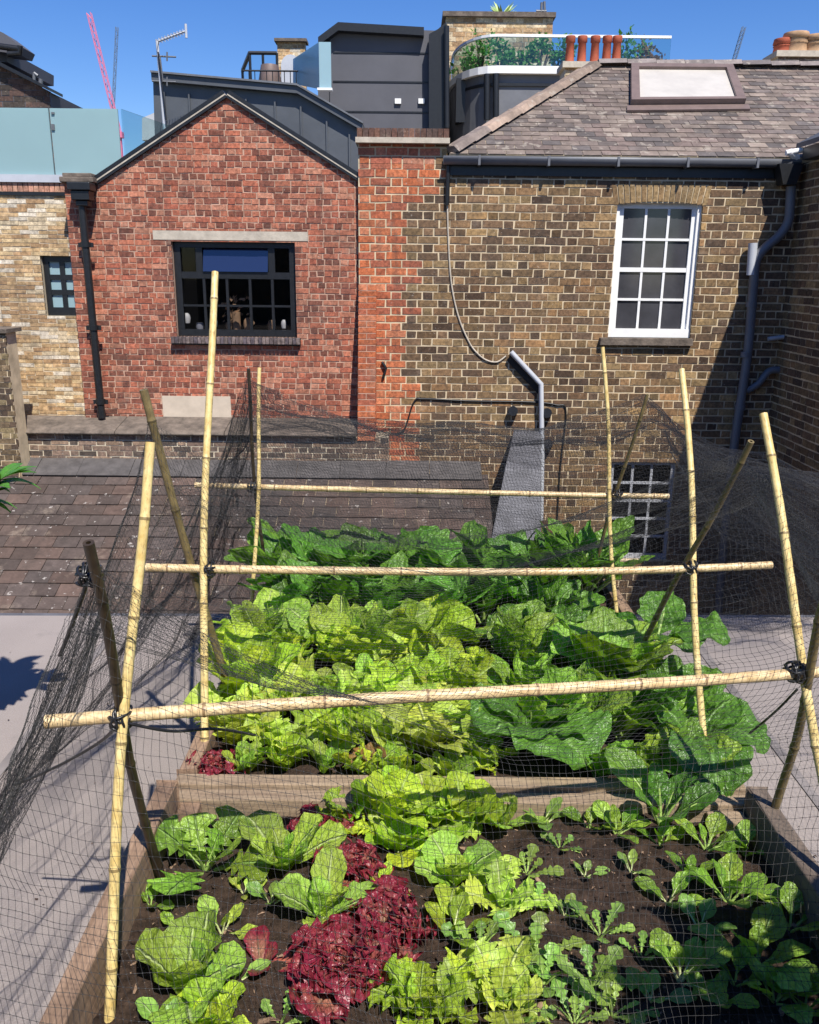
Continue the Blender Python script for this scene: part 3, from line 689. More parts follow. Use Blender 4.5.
# pilaster left with stone cap
xa = P2(75, 300, DR - .1)[0]; xb = P2(92, 300, DR - .1)[0]; zc = P2(75, 183, DR - .1)[1]
mb = MB()
brickwork(mb, fy(DR - 0.1), [(xa, -1.4), (xb, -1.4), (xb, zc), (xa, zc)], [], lambda u, z, rn, h: pick(rn, REDS[:3] + REDDARK, 0.2), L=0.20, H=0.063, j=0.014, bond='english', seed=43, body=0.09)
pl = mb.build('pilaster', [M['brick'], M['mortar_red']], red)
mb = MB(); c0, c1 = P2(59, 180, DR - .2)[0], P2(93, 180, DR - .2)[0]
mb.box(c0, c1, DR - .2, DR + .3, zc + .002, zc + .07); mb.box(c0 + .03, c1 - .03, DR - .16, DR + .3, zc + .072, zc + .12); mb.build('cap_stone', M['coping'], pl, bevel=0.01)
# verge: black strip and pale edging down both slopes
for (p, q) in ((lo, ap), (ap, ro)):
    mb = MB(); p = Vector((p[0], 0, p[1])); q = Vector((q[0], 0, q[1])); d = (q - p).normalized(); nn = Vector((-d.z, 0, d.x))
    def strip(o0, o1, y0, y1, mi):
        e = 0.0
        vs = [p + nn * o0, q + nn * o0, q + nn * o1, p + nn * o1]
        mb.prism([(v_.x, v_.z) for v_ in vs], lambda u, w_, dd: (u, dd, w_), y0, y1, mi)
    strip(-0.012, 0.018, DR - 0.05, DR + 0.3, 0); strip(0.020, 0.04, DR - 0.055, DR + .3, 1); strip(0.042, 0.085, DR - .06, DR + 3.5, 0)
    mb.build('verge_trim', [M['black_metal'], M['stone']], red)
# steel window
mb = MB(); fw = MB()
D0 = DR + 0.08
X0, Z0, X1, Z1 = wxa + .004, wza + .004, wxb - .004, wzb - .004
zt_ = Z0 + (Z1 - Z0) * 0.655; zm_ = Z0 + (Z1 - Z0) * 0.33
for (a, b, c, d_) in ((X0, X1, Z0, Z0 + .09), (X0, X1, Z1 - .07, Z1), (X0, X0 + .09, Z0 + .091, Z1 - .071), (X1 - .09, X1, Z0 + .091, Z1 - .071)): fw.box(a, b, D0, D0 + .07, c, d_)
fw.box(X0 + .091, X1 - .091, D0 + .004, D0 + .066, zt_ - .045, zt_ + .045)
fw.box(X0 + .092, X1 - .092, D0 + .012, D0 + .06, zm_ - .014, zm_ + .014)
xw = X1 - X0
for fx in (0.235, 0.425, 0.615, 0.80): fw.box(X0 + xw * fx - .018, X0 + xw * fx + .018, D0 + .008, D0 + .062, Z0 + .092, zt_ - .046)
for fx in (0.205, 0.80): fw.box(X0 + xw * fx - .045, X0 + xw * fx + .045, D0 + .006, D0 + .064, zt_ + .046, Z1 - .072)
fo = fw.build('steel_window', M['black_metal'], red)
mb = MB(); mb.add([(X0, D0 + .04, Z0), (X1, D0 + .04, Z0), (X1, D0 + .04, zt_), (X0, D0 + .04, zt_)], [(0, 1, 2, 3)])
for (fa, fb, tilt) in ((0.0, 0.2, 0), (.81, 1, 0)):
    mb.add([(X0 + xw * fa, D0 + .04, zt_), (X0 + xw * fb, D0 + .04, zt_), (X0 + xw * fb, D0 + .04, Z1), (X0 + xw * fa, D0 + .04, Z1)], [(0, 1, 2, 3)])
mb.build('pane', M['window_glass'], fo)
mb = MB(); a, b = X0 + xw * .215 + .035, X0 + xw * .79 - .035
mb.add([(a, D0 - .02, zt_ + .05), (b, D0 - .02, zt_ + .05), (b, D0 + .06, Z1 - .08), (a, D0 + .06, Z1 - .08)], [(0, 1, 2, 3)])
m_, t_, b_ = newmat('sky_tinted_pane'); b_.inputs['Base Color'].default_value = (0.012, 0.018, 0.05, 1); b_.inputs['Roughness'].default_value = 0.04; b_.inputs['Specular IOR Level'].default_value = 1.0; b_.inputs['Coat Weight'].default_value = 0.6  # sky reflection partly put into the base colour as a blue tint
M['sky_tinted_pane'] = m_
mb.build('top_pane', M['sky_tinted_pane'], fo)
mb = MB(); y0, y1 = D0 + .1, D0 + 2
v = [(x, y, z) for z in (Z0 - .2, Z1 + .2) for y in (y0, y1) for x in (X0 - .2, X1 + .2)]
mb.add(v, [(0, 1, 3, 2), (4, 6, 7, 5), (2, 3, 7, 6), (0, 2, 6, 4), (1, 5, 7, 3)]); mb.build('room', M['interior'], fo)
mb = MB(); rn = random.Random(4); n = 34
a, b = P2(171, 342, DR - .1)[0], P2(300, 342, DR - .1)[0]
mb.box(a, b, DR - .05, DR + .05, wza - .11, wza - .005, 1)
for i in range(n):
    x = a + (b - a) * i / n; mb.box(x + .004, x + (b - a) / n - .004, DR - .11, DR + .07, wza - .085, wza, 0, pick(rn, [(0.13, 0.10, 0.10), (0.18, 0.14, 0.13), (0.1, 0.08, 0.09)], 0.2))
mb.build('window_sill', [M['brick'], M['black_metal']], fo)
# objects on the inner sill of the steel window
for (px, py, s, mt, lab) in ((200, 327, .06, 'white_pipe', 'small pale jug on the inner sill of the wide steel window'), (229, 326, .05, 'cream_clay', 'small tan pot on the inner sill of the wide steel window')):
    c = W(px, py, DR + .3); mb = MB(); mb.tube([(c.x, c.y, c.z - s), (c.x, c.y, c.z), (c.x, c.y, c.z + s)], [s * .7, s, s * .8], 10)
    mb.build('pot', M[mt], label=lab, cat='pot')
for i, (px, py, s, mt, lab) in enumerate(((187, 318, .07, 'white_paint', 'narrow white bottle at the left end behind the wide steel window'), (214, 322, .07, 'frosted_blue', 'pale green jar behind the wide steel window'), (248, 324, .09, 'cream_clay', 'amber lamp base behind the wide steel window'), (271, 325, .07, 'cream_clay', 'tan box on the right behind the wide steel window'), (284, 324, .06, 'white_paint', 'white mug at the right end behind the wide steel window'))):
    c = W(px, py, DR + .4); mb = MB(); mb.tube([(c.x, c.y, c.z - s), (c.x, c.y, c.z), (c.x, c.y, c.z + s * .6), (c.x, c.y, c.z + s)], [s * .6, s * .75, s * .6, s * .3], 10)
    mb.build('vessel', M[mt], label=lab, cat='vessel')
mb = MB(); c = W(236, 312, DR + .35); rn = random.Random(8)
for i in range(40):
    p = c + Vector((rn.uniform(-.2, .2), rn.uniform(-.1, .1), rn.uniform(-.18, .22))); q = p + Vector((rn.uniform(-.07, .07), rn.uniform(-.03, .03), rn.uniform(-.05, .05))); mb.add([p, p + Vector((.02, 0, .03)), q, q - Vector((.02, 0, .03))], [(0, 1, 2, 3)])
mb.tube([(c.x, c.y, c.z - .3), (c.x, c.y, c.z)], .06, 8)
mb.build('houseplant', M['cream_clay'], label='leafy houseplant in a pot just inside the wide steel window', cat='houseplant')
mb = MB(); a = RX(163, 396, 231, 418, DR)
# downpipe with hopper
DG = DR - .2
mb = MB(); mb.tube([W(82, 205, DG), W(85, 240, DG), W(102, 418, DG)], 0.05, 12); dpp = mb.build('downpipe', M['black_metal'], red)
for y_ in (245, 328, 402):
    x_ = 85 + (y_ - 240) * 0.0955; mb = MB(); mb.tube([W(x_, y_ - 3, DG), W(x_ + .3, y_ + 2, DG)], 0.066, 12); mb.box(W(x_, y_, DG).x - .1, W(x_, y_, DG).x + .1, DG, DG + .03, W(x_, y_, DG).z - .03, W(x_, y_, DG).z + .03); mb.build('pipe_collar', M['black_metal'], dpp)
mb = MB(); c = W(83, 195, DG)
for (w_, z0, z1) in ((.15, .05, .15), (.12, -.07, .05), (.08, -.14, -.07)): mb.box(c.x - w_, c.x + w_, DG - w_, DG + .08, c.z + z0, c.z + z1 - .002)
mb.build('hopper', M['black_metal'], dpp, bevel=0.01)

# ================================================================== TAN BRICK BLOCK (far left) with frosted balustrade
DT = 12.35
tan = thing('tan_brick_building', (-7, 12.5, -5), 'tan and cream brick building with small black window and frosted teal screen, far left', 'building')
xt0, xt1 = -11.0, P2(90, 300, DT)[0]; ztt = P2(40, 192, DT)[1]
cw = RX(43, 256, 80, 316, DT)
mb = MB(); brickwork(mb, fy(DT), [(xt0, -2), (xt1, -2), (xt1, ztt), (xt0, ztt)], [cw], lambda u, z, rn, h: pick(rn, TAN, 0.2), L=0.25, H=0.048, j=0.009, bond='stretcher', seed=51)
mb.box(xt0, xt1, DT + .3, DT + 4, -5, ztt - .1, 1)
mb.build('wall', [M['brick'], M['mortar_tan']], tan)
mb = MB(); rn = random.Random(3); z0 = ztt + .002; z1 = P2(40, 185, DT)[1] + .03
x = xt0
while x < xt1 - .05: mb.box(x, x + .062, DT - .01, DT + .2, z0, z1, 0, pick(rn, [(0.5, 0.25, 0.17), (0.55, 0.3, 0.2)], .12)); x += .072
mb.box(xt0, xt1 - .05, DT - .03, DT + .1, z0 - .05, z0 - .003, 1)
mb.build('soldier_course', [M['brick'], M['black_metal']], tan)
mb = MB(); mb.box(xt0, xt1, DT - .04, DT + .25, z1 + .002, z1 + .10); mb.build('white_coping', M['pale_grey'], tan)
mb = MB(); zz = P2(60, 108, DT)[1]; xs_ = P2(120, 150, DT)[0]
for a, b in ((xt0, P2(52, 150, DT)[0] - .01), (P2(52, 150, DT)[0] + .01, xs_)):
    mb.box(a, b, DT + .02, DT + .045, z1 + .102, zz)
mb.build('frosted_screen', M['frosted_teal'], tan)
mb = MB(); q0 = P2(120, 110, DT)[0]
mb.hexa([(q0, DT + .03, z1 + .1), (q0 + .6, DT + 3, z1 + .1), (q0 + .62, DT + 3, z1 + .1), (q0 + .02, DT + .03, z1 + .1), (q0, DT + .03, zz), (q0 + .6, DT + 3, zz), (q0 + .62, DT + 3, zz), (q0 + .02, DT + .03, zz)])
mb.build('glass_screen', M['clear_glass'], tan)
for px_, a, b in ((52.5, 112, 114), (52.5, 124, 130)):
    mb = MB(); mb.box(P2(px_, a, DT)[0] - .02, P2(px_, a, DT)[0] + .02, DT - .0, DT + .018, P2(px_, b, DT)[1], P2(px_, a, DT)[1]); mb.build('clamp', M['grey_metal'], tan)
bars_window('casement_window', tan, (cw[0] + .004, cw[1] + .004, cw[2] - .004, cw[3] - .004), DT + .07, 2, 3, .075, .07, M['black_metal'], M['frosted_blue'], room=None)

# ================================================================== low boundary wall with coping, lean-to tiled roof
DL = 11.55
zf = P2(180, 431, DL)[1]; zbk = P2(180, 417, DR - .06)[1]
xlw0, xlw1 = P2(14, 436, DL)[0], xL - 0.012
lowall = thing('boundary_wall', (-3, DL, -1.4), 'low brown brick wall with thick weathered stone coping below the red gable', 'wall')
mb = MB(); zb_ = P2(180, 464, DL)[1]
brickwork(mb, fy(DL), [(xlw0, zb_ - .5), (xL + .42, zb_ - .5), (xL + .42, zf - .06), (xlw0, zf - .06)], [], lambda u, z, rn, h: pick(rn, [(0.16, 0.11, 0.085), (0.1, 0.075, 0.06), (0.22, 0.15, 0.11), (0.28, 0.19, 0.13)], .25), L=0.235, H=0.062, j=0.014, seed=61, body=.44)
mb.build('wall', [M['brick'], M['mortar_tan']], lowall)
rn = random.Random(6); x = xlw0 - .05; cu = MB()
ends = [xlw0 - .05, -4.05, -2.55, xlw1]
for i in range(3):
    a, b = ends[i] + .004, ends[i + 1] - .004
    cu = MB(); y0, y1 = DL - .09, DR - .02
    prof = [(y0 + .02, zf - .055), (y0, zf - .03), (y0 + .03, zf), (y0 + .12, zf + .025), (y1, zbk), (y1, zf - .055)]
    cu.prism([(p_[0], p_[1]) for p_ in prof], lambda u, w_, d: (d, u, w_), a, b)
    cu.build('coping_stone', M['coping'], lowall, bevel=.012)
# short dark return wall at the far left
ret = thing('return_wall', (-6, 11, -1.4), 'dark end of a brick wall with stone cap at the left edge', 'wall')
mb = MB(); zr = P2(8, 333, 11.2)[1]; xr_ = P2(13, 400, 11.2)[0]
brickwork(mb, fy(11.2), [(-8.5, -3), (xr_, -3), (xr_, zr), (-8.5, zr)], [], lambda u, z, rn, h: pick(rn, [(0.13, 0.09, 0.05), (0.2, 0.14, 0.08), (0.09, 0.06, 0.04), (0.25, 0.19, 0.1)], .2), seed=63, body=.3)
mb.build('wall', [M['brick'], M['mortar_brown']], ret)
mb = MB(); mb.box(-8.5, xr_ + .04, 11.15, 11.6, zr, zr + .05); mb.build('cap_stone', M['coping'], ret)
# lean-to roof
zl = P2(180, 462, DL - .01)[1]
lt = R(25)
def flt(u, w_, d):   # w runs up the slope, 0 at the eaves
    yv, zv = DL - .02, zl - .02; n_ = Vector((0, -math.sin(lt), math.cos(lt)))
    return Vector((u, yv + (w_ - 4.2) * math.cos(lt), zv + (w_ - 4.2) * math.sin(lt))) - n_ * d
lean = thing('lean_to_roof', (-3, 9, -3), 'low tiled lean-to roof of brown tiles flecked with lichen beyond the terrace', 'roof')
xe = P2(487, 500, 11.3)[0]
TILE = [(0.085, 0.060, 0.050), (0.075, 0.056, 0.049), (0.098, 0.066, 0.054), (0.068, 0.054, 0.049), (0.082, 0.063, 0.056)]
mb = MB(); tiles(mb, flt, [(-9.5, 0), (xe, 0), (xe, 4.0), (-9.5, 4.0)], 0.30, 0.205, 0.010, TILE, 71, lift=.016)
mb.build('tiles', [M['tile'], M['mortar_brown']], lean)
mb = MB(); rn = random.Random(7); x = -9.5
while x < xe - .1:
    w2 = rn.uniform(.55, .8); x2 = min(x + w2, xe)
    mb.prism([(x + .003, 3.86), (x2, 3.86), (x2 - .0, 4.26), (x + .003, 4.26)], flt, -.045 - rn.uniform(0, .006), -.038, 0); x = x2 + .003
mb.build('lead_flashing', M['lead_dark'], lean)
# raking lead-capped cheek at the end of the lean-to
mb = MB(); c = [P2(519, 428, 11.9), P2(541, 428, 11.9)]
def K(px, py, D): return W(px, py, D)
top = [K(514, 429, 11.93), K(541, 431, 11.93), K(541, 470, 11.0), K(505, 468, 11.0), K(541, 560, 9.9), K(487, 560, 9.9)]
low = [Vector((p_.x, p_.y, p_.z - 3)) for p_ in top]
mb.add(top + low, [(0, 3, 2, 1), (3, 5, 4, 2), (6, 7, 8, 9), (9, 8, 10, 11), (0, 6, 9, 3), (3, 9, 11, 5), (1, 2, 8, 7), (2, 4, 10, 8), (5, 11, 10, 4), (0, 1, 7, 6)])
mb.build('lead_capping', M['lead'], lean, bevel=.01)

# ================================================================== ZINC ROOF EXTENSION and charcoal block
def slab(parent, name, mat, pts, D, th, mats=None, **k):
    mb = MB(); mb.prism([P2(a, b, D) for a, b in pts], lambda u, w_, d: (u, D + d, w_), 0, th)
    return mb.build(name, mat, parent, **k)
zn = thing('zinc_extension', (-2.5, 14.5, 0), 'dark zinc clad roof extension rising behind the red gable', 'building')
DZ = 14.4
slab(zn, 'wall', M['zinc'], [(362, 240), (158, 240), (153, 80), (296, 91), (358, 128)], DZ, 2.5)
mb = MB()
for (a, b) in (((151, 73), (297, 86)), ((297, 86), (363, 124))):
    p, q = P2(*a, DZ - .12), P2(*b, DZ - .12); mb.prism([p, q, (q[0], q[1] - .10), (p[0], p[1] - .10)][::-1], lambda u, w_, d: (u, DZ - .12 + d, w_), 0, 2.7)
    mb.prism([(p[0], p[1] + .03), (q[0], q[1] + .03), (q[0], q[1] + .003), (p[0], p[1] + .003)][::-1], lambda u, w_, d: (u, DZ - .16 + d, w_), 0, 2.8, 1)
mb.build('roof_edge', [M['zinc'], M['grey_metal']], zn)
mb = MB()
for px_ in (171, 195, 222, 250, 278, 303, 328, 350):
    p = P2(px_, 200, DZ)[0]; zt2 = P2(px_, 76 + (px_ - 151) * .09 + (max(0, px_ - 297) * .5) + 14, DZ)[1]; mb.box(p - .012, p + .012, DZ - .035, DZ - .001, 1, zt2)
mb.build('standing_seam', M['zinc'], zn)
# tv aerial
ant = thing('tv_aerial', tuple(W(164, 130, 13.6)), 'tall television aerial on a pole strapped to the left end of the dark zinc extension', 'aerial')
mb = MB(); DA = 13.6; mb.tube([W(165, 136, DA), W(157, 40, DA)], .022, 8); mb.build('pole', M['pale_grey'], ant)
mb = MB(); a, b = W(156, 42, DA), W(186, 31, DA); mb.tube([a, b], .014, 6)
for i in range(9):
    p = a.lerp(b, .1 + i * .1); mb.bar(p + Vector((0, -.16, -.02)), p + Vector((0, .16, .02)), .006, 4); mb.bar(p + Vector((0, 0, -.04)), p + Vector((0, 0, .04)), .006, 4)
mb.bar(b + Vector((0, 0, -.09)), b + Vector((0, 0, .09)), .02, 6)
mb.build('yagi_array', M['pale_grey'], ant)
mb = MB()
for y_ in (56, 81): mb.bar(W(152, y_, DA), W(176, y_ + 1, DA), .012, 5); mb.bar(W(167, y_ - 4, DA), W(167, y_ + 5, DA), .012, 5)
mb.bar(W(160, 56, DA), W(163, 81, DA), .01, 5); mb.build('small_array', M['grey_metal'], ant)
mb = MB(); mb.bar(W(158, 52, DA - .05), W(166, 120, DA - .05), .012, 5); mb.build('cable', M['black_metal'], ant)
# charcoal block
ck = thing('charcoal_block', (-.5, 18, 0), 'tall charcoal panelled block behind the corbelled brick pier', 'building')
DC = 18.0
slab(ck, 'wall', M['charcoal'], [(330, 210), (330, 34), (339, 27), (446, 31), (446, 210)][::-1], DC, 4)
slab(ck, 'side_wall', M['charcoal'], [(318, 47), (332, 33), (332, 130), (318, 130)][::-1], DC + .05, 1)
mb = MB()
for (a, b) in (((318, 37), (338, 22)), ((338, 22), (424, 27)), ((430, 36), (446, 22))):
    p, q = P2(*a, DC - .2), P2(*b, DC - .2); mb.prism([(p[0], p[1]), (q[0], q[1]), (q[0], q[1] - .14), (p[0], p[1] - .14)][::-1], lambda u, w_, d: (u, DC - .2 + d, w_), 0, 4)
mb.build('roof_edge', M['black_metal'], ck)
mb = MB()
for y_ in (53, 82, 112):
    z = P2(380, y_, DC)[1]; mb.box(P2(333, y_, DC)[0], P2(428, y_, DC)[0], DC - .012, DC - .001, z - .014, z + .014)
mb.build('panel_joint', M['black_metal'], ck)
for px_ in (398, 421.5):
    mb = MB(); p = P2(px_, 101.5, DC); mb.box(p[0] - .06, p[0] + .06, DC - .05, DC - .001, p[1] - .045, p[1] + .045); mb.build('vent', M['white_paint'], ck)
slab(ck, 'recess_wall', M['black_metal'], [(429, 140), (429, 34), (447, 24), (447, 140)][::-1], DC - .3, .25)
mb = MB(); mb.tube([W(446.5, 26, DC - .4), W(447, 128, DC - .4)], .05, 8); mb.build('downpipe', M['black_metal'], ck)
gp = thing('glass_bay', tuple(W(300, 92, 17.2)), 'pale blue frosted glass balcony screen left of the charcoal block', 'screen')
mb = MB(); mb.box(P2(319, 60, 17)[0], P2(331, 60, 17)[0], 17, 17.03, P2(325, 88, 17)[1], P2(325, 42, 17)[1]); mb.build('front_pane', M['frosted_blue'], gp)
m_d = frosted('frosted_dim', (0.16, 0.28, 0.34)); 
mb = MB(); p = [W(319, 89, 17.02), W(293, 84, 19.5), W(293, 59, 19.5), W(319, 42, 17.02)]; mb.add(p + [q + Vector((.03, .03, 0)) for q in p], [(0, 1, 2, 3), (7, 6, 5, 4), (0, 3, 7, 4), (3, 2, 6, 7)]); mb.build('side_pane', M['frosted_blue'], gp)
mb = MB(); mb.box(P2(317, 60, 17)[0], P2(332, 60, 17)[0], 16.95, 17.1, P2(325, 90.5, 17)[1], P2(325, 88.2, 17)[1]); mb.build('base_rail', M['white_paint'], gp)
# tan brick behind with arched window and terrace cage
tb = thing('tan_brick_parapet', tuple(W(290, 95, 21)), 'short tan brick wall with arched opening between the glazed cage and the blue glass screen', 'wall')
mb = MB(); p0, p1 = P2(277, 42, 21), P2(306, 100, 21)
brickwork(mb, fy(21), [(p0[0], p1[1]), (p1[0], p1[1]), (p1[0], p0[1]), (p0[0], p0[1])], [], lambda u, z, rn, h: pick(rn, TAN, .2), seed=81); mb.build('wall', [M['brick'], M['mortar_tan']], tb)
mb = MB(); mb.box(p0[0] - .05, p1[0] + .05, 20.9, 21.3, p0[1], p0[1] + .06); mb.build('cap_stone', M['coping'], tb)
mb = MB(); a = P2(291, 75, 20.95); mb.prism([(a[0] - .22, a[1] - .5), (a[0] + .22, a[1] - .5)] + [(a[0] + .22 * math.cos(t), a[1] + .2 + .22 * math.sin(t)) for t in np.linspace(0, math.pi, 9)], lambda u, w_, d: (u, 20.96 + d, w_), 0, .05); mb.build('arched_window', M['pale_grey'], tb)
cg = thing('glazed_cage', tuple(W(260, 82, 20)), 'small black framed glass rooftop box behind the zinc roof', 'rooftop box')
mb = MB(); D1, D2 = 20.0, 21.2
xs_ = [P2(q, 60, D1)[0] for q in (250, 263, 277)]; zt3, zb3 = P2(260, 53, D1)[1], P2(260, 90, D1)[1]
for x in xs_: mb.bar((x, D1, zb3), (x, D1, zt3), .035, 4)
xb_ = P2(242, 60, D2)[0]; mb.bar((xb_, D2, zb3), (xb_, D2, zt3 - .1), .035, 4)
mb.bar((xs_[0], D1, zt3), (xs_[-1], D1, zt3), .045, 4); mb.bar((xs_[0], D1, zt3), (xb_, D2, zt3 - .1), .045, 4)
mb.build('frame', M['black_metal'], cg)
mb = MB(); mb.add([(xs_[0], D1, zb3), (xs_[-1], D1, zb3), (xs_[-1], D1, zt3), (xs_[0], D1, zt3)], [(0, 1, 2, 3)]); mb.add([(xs_[0], D1, zb3), (xb_, D2, zb3), (xb_, D2, zt3), (xs_[0], D1, zt3)], [(0, 1, 2, 3)]); mb.build('pane', M['clear_glass'], cg)
rl = MB(); za, zb4 = P2(280, 71, 19)[1], P2(280, 86, 19)[1]
xa_, xb2 = P2(243, 75, 19)[0], P2(300, 75, 19)[0]; rl.bar((xa_, 19, za), (xb2, 19, za), .02, 4)
x = xa_
while x < xb2: rl.bar((x, 19, zb4), (x, 19, za), .011, 4); x += .12
rl.build('railing', M['black_metal'], label='thin black metal railing in front of the glazed rooftop box', cat='railing')
wk = MB(); c = W(270, 76, 19.4); wk.tube([(c.x, c.y, c.z - .35), (c.x, c.y, c.z - .1), (c.x, c.y, c.z + .2)], [.2, .24, .18], 12); wk.build('planter', M['brown_frame'], label='round brown planter standing behind the rooftop railing', cat='planter')
# tan brick tower, curved terrace with glass and plants
tw = thing('tan_brick_tower', tuple(W(495, 100, 22)), 'tan brick stair tower with dark coping rising behind the planted roof terrace', 'tower')
mb = MB(); p0, p1 = P2(446, 17, 22), P2(547, 140, 22)
brickwork(mb, fy(22), [(p0[0], p1[1]), (p1[0], p1[1]), (p1[0], p0[1]), (p0[0], p0[1])], [], lambda u, z, rn, h: pick(rn, TAN[:4], .2), seed=83, L=.3, H=.09, body=2.0); mb.build('wall', [M['brick'], M['mortar_tan']], tw)
mb = MB(); mb.box(p0[0] - .08, p1[0] + .05, 21.9, 24.1, p0[1], p0[1] + .1); mb.build('cap_stone', M['coping'], tw)
mb = MB(); c = W(502, 17, 22.2); rn = random.Random(2)
for i in range(26):
    a = rn.uniform(0, 6.28); l = rn.uniform(.25, .45); d = Vector((math.cos(a), math.sin(a) * .6, rn.uniform(.2, 1.2))).normalized()
    mb.add([c, c + d * l * .5 + Vector((.03, 0, 0)), c + d * l, c + d * l * .5 - Vector((.03, 0, 0))], [(0, 1, 2, 3)])
mb.tube([c - Vector((0, 0, .1)), c], .1, 8); mb.build('rooftop_plant', M['stem_green'], label='small spiky plant on top of the tan brick tower', cat='plant')
mb = MB(); c = W(541, 17, 22.2); mb.bar(c, c + Vector((0, 0, .3)), .03, 6); mb.bar(c + Vector((-.12, 0, .12)), c + Vector((.12, 0, .12)), .03, 6); mb.bar(c + Vector((.08, 0, .1)), c + Vector((.06, 0, .32)), .03, 6); mb.build('roof_vent', M['grey_metal'], label='little grey vent pipes at the right end of the tan tower top', cat='vent')
ter = thing('roof_terrace_block', tuple(W(520, 130, 17.5)), 'grey rendered block with curved corner, white coping and glass balustrade behind the slate roof', 'building')
DTt = 18.0
cx_, cz_t, cz_b = P2(497, 70, DTt)[0], P2(560, 70, DTt)[1], P2(560, 160, DTt)[1]
xL2 = P2(452, 90, DTt + 1.8)[0]; xR2 = P2(668, 70, DTt)[0]
plan = [(xR2, DTt)] + [(cx_ + .3, DTt)]
for k in range(9):
    a = math.pi / 2 * k / 8; plan.append((cx_ - 1.0 * math.sin(a) * (cx_ - xL2) / 1.0, DTt + 1.8 * (1 - math.cos(a))))
plan.append((xL2, DTt + 6)); plan.append((xR2, DTt + 6))
def wallstrip(pl, z0, z1, mat, nm, off=0, th=None, i0=0, i1=None):
    mb = MB(); pl = pl[i0:i1]; v = [(x, y - off, z) for z in (z0, z1) for x, y in pl]; n = len(pl)
    mb.add(v, [(i + 1, i, i + n, i + 1 + n) for i in range(n - 1)]); o = mb.build(nm, mat, ter)
    md = o.modifiers.new('t', 'SOLIDIFY'); md.thickness = th or .1; md.offset = 0
    return o
plw = plan[:-1]
wallstrip(plw, cz_b, cz_t - .1, M['grey_paint'], 'wall')
wallstrip(plw, cz_t - .1, cz_t + .03, M['white_paint'], 'white_coping', .08, .2)
wallstrip(plw, P2(520, 87, DTt)[1], P2(520, 84, DTt)[1], M['black_metal'], 'dark_band', .06, .06)
gt = P2(560, 38, DTt)[1]
wallstrip(plw, cz_t + .03, gt, M['clear_glass'], 'glass_balustrade', .04, .02)
wallstrip(plw, gt, gt + .045, M['white_paint'], 'hand_rail', .04, .05)
mb = MB(); mb.add([(x, y, cz_t - .2) for x, y in plan], [tuple(range(len(plan)))]); mb.build('deck', M['grey_paint'], ter)
for px_ in (487, 496):
    mb = MB(); mb.tube([W(px_, 74, DTt - .15), W(px_, 120, DTt - .15)], .06, 8); mb.build('downpipe', M['black_metal'], ter)
for px_ in (461, 474):
    mb = MB(); a = W(px_, 100, DTt + .7); mb.box(a.x - .11, a.x + .11, DTt + .45, DTt + .8, a.z - .45, a.z + .35); mb.build('window', M['black_metal'], ter)
def bush(name, c, rx, ry, rz, n, leaf, mat, label, cat, group=None, seed=1, stem=True):
    rn = random.Random(seed); r_ = thing(name, (c[0], c[1], c[2] - rz), label, cat, group); mb = MB(); C_ = Vector(c)
    lob = [Vector((rn.gauss(0, .45) * rx, rn.gauss(0, .45) * ry, rn.gauss(0, .4) * rz)) for _ in range(7)]
    for i in range(n):
        o_ = rn.choice(lob); d = Vector((rn.gauss(0, 1), rn.gauss(0, 1), rn.gauss(0, 1))).normalized()
        p = C_ + o_ + Vector((d.x * rx, d.y * ry, d.z * rz)) * (.55 * rn.random() ** .4)
        a = Vector((rn.gauss(0, 1), rn.gauss(0, 1), rn.gauss(0, .6) + .3)).normalized(); s_ = a.cross(Vector((rn.gauss(0, 1), rn.gauss(0, 1), rn.gauss(0, 1)))).normalized()
        l = leaf * rn.uniform(.6, 1.3); k = rn.uniform(.6, 1.35)
        mb.add([p, p + a * l * .5 + s_ * l * .25, p + a * l, p + a * l * .5 - s_ * l * .25], [(0, 1, 2, 3)], 0, (k, k, k), [(.5, 0), (1, .5), (.5, 1), (0, .5)])
    mb.build('foliage', mat, r_)
    mb = MB()
    for o_ in lob: mb.tube([(c[0], c[1], c[2] - rz * 1.1), C_ + o_ * .5, C_ + o_], [leaf * .18, leaf * .12, leaf * .06], 5)
    mb.build('stem', M['bark'], r_); return r_
rn = random.Random(77)
locs = [(463, 66, 1.2), (480, 60, .5), (500, 58, .3), (520, 60, .3), (541, 57, .3), (560, 58, .3), (626, 60, .3), (643, 55, .3)]
nm_ = ['first', 'second', 'third', 'fourth', 'fifth', 'sixth', 'seventh', 'eighth']
for i, (px_, py_, dy) in enumerate(locs):
    c = W(px_, py_, DTt + .5 + dy); bush('terrace_shrub', (c.x, c.y, c.z), .33, .25, .36, 220, .12, M['leaf_shrub'] if i != 7 else M['leaf_bronze'],
        'green shrub behind the glass roof balustrade, %s from the left' % nm_[i] if i != 7 else 'reddish shrub at the right end of the glass roof balustrade', 'shrub', 'shrubs behind the glass roof balustrade', 100 + i)
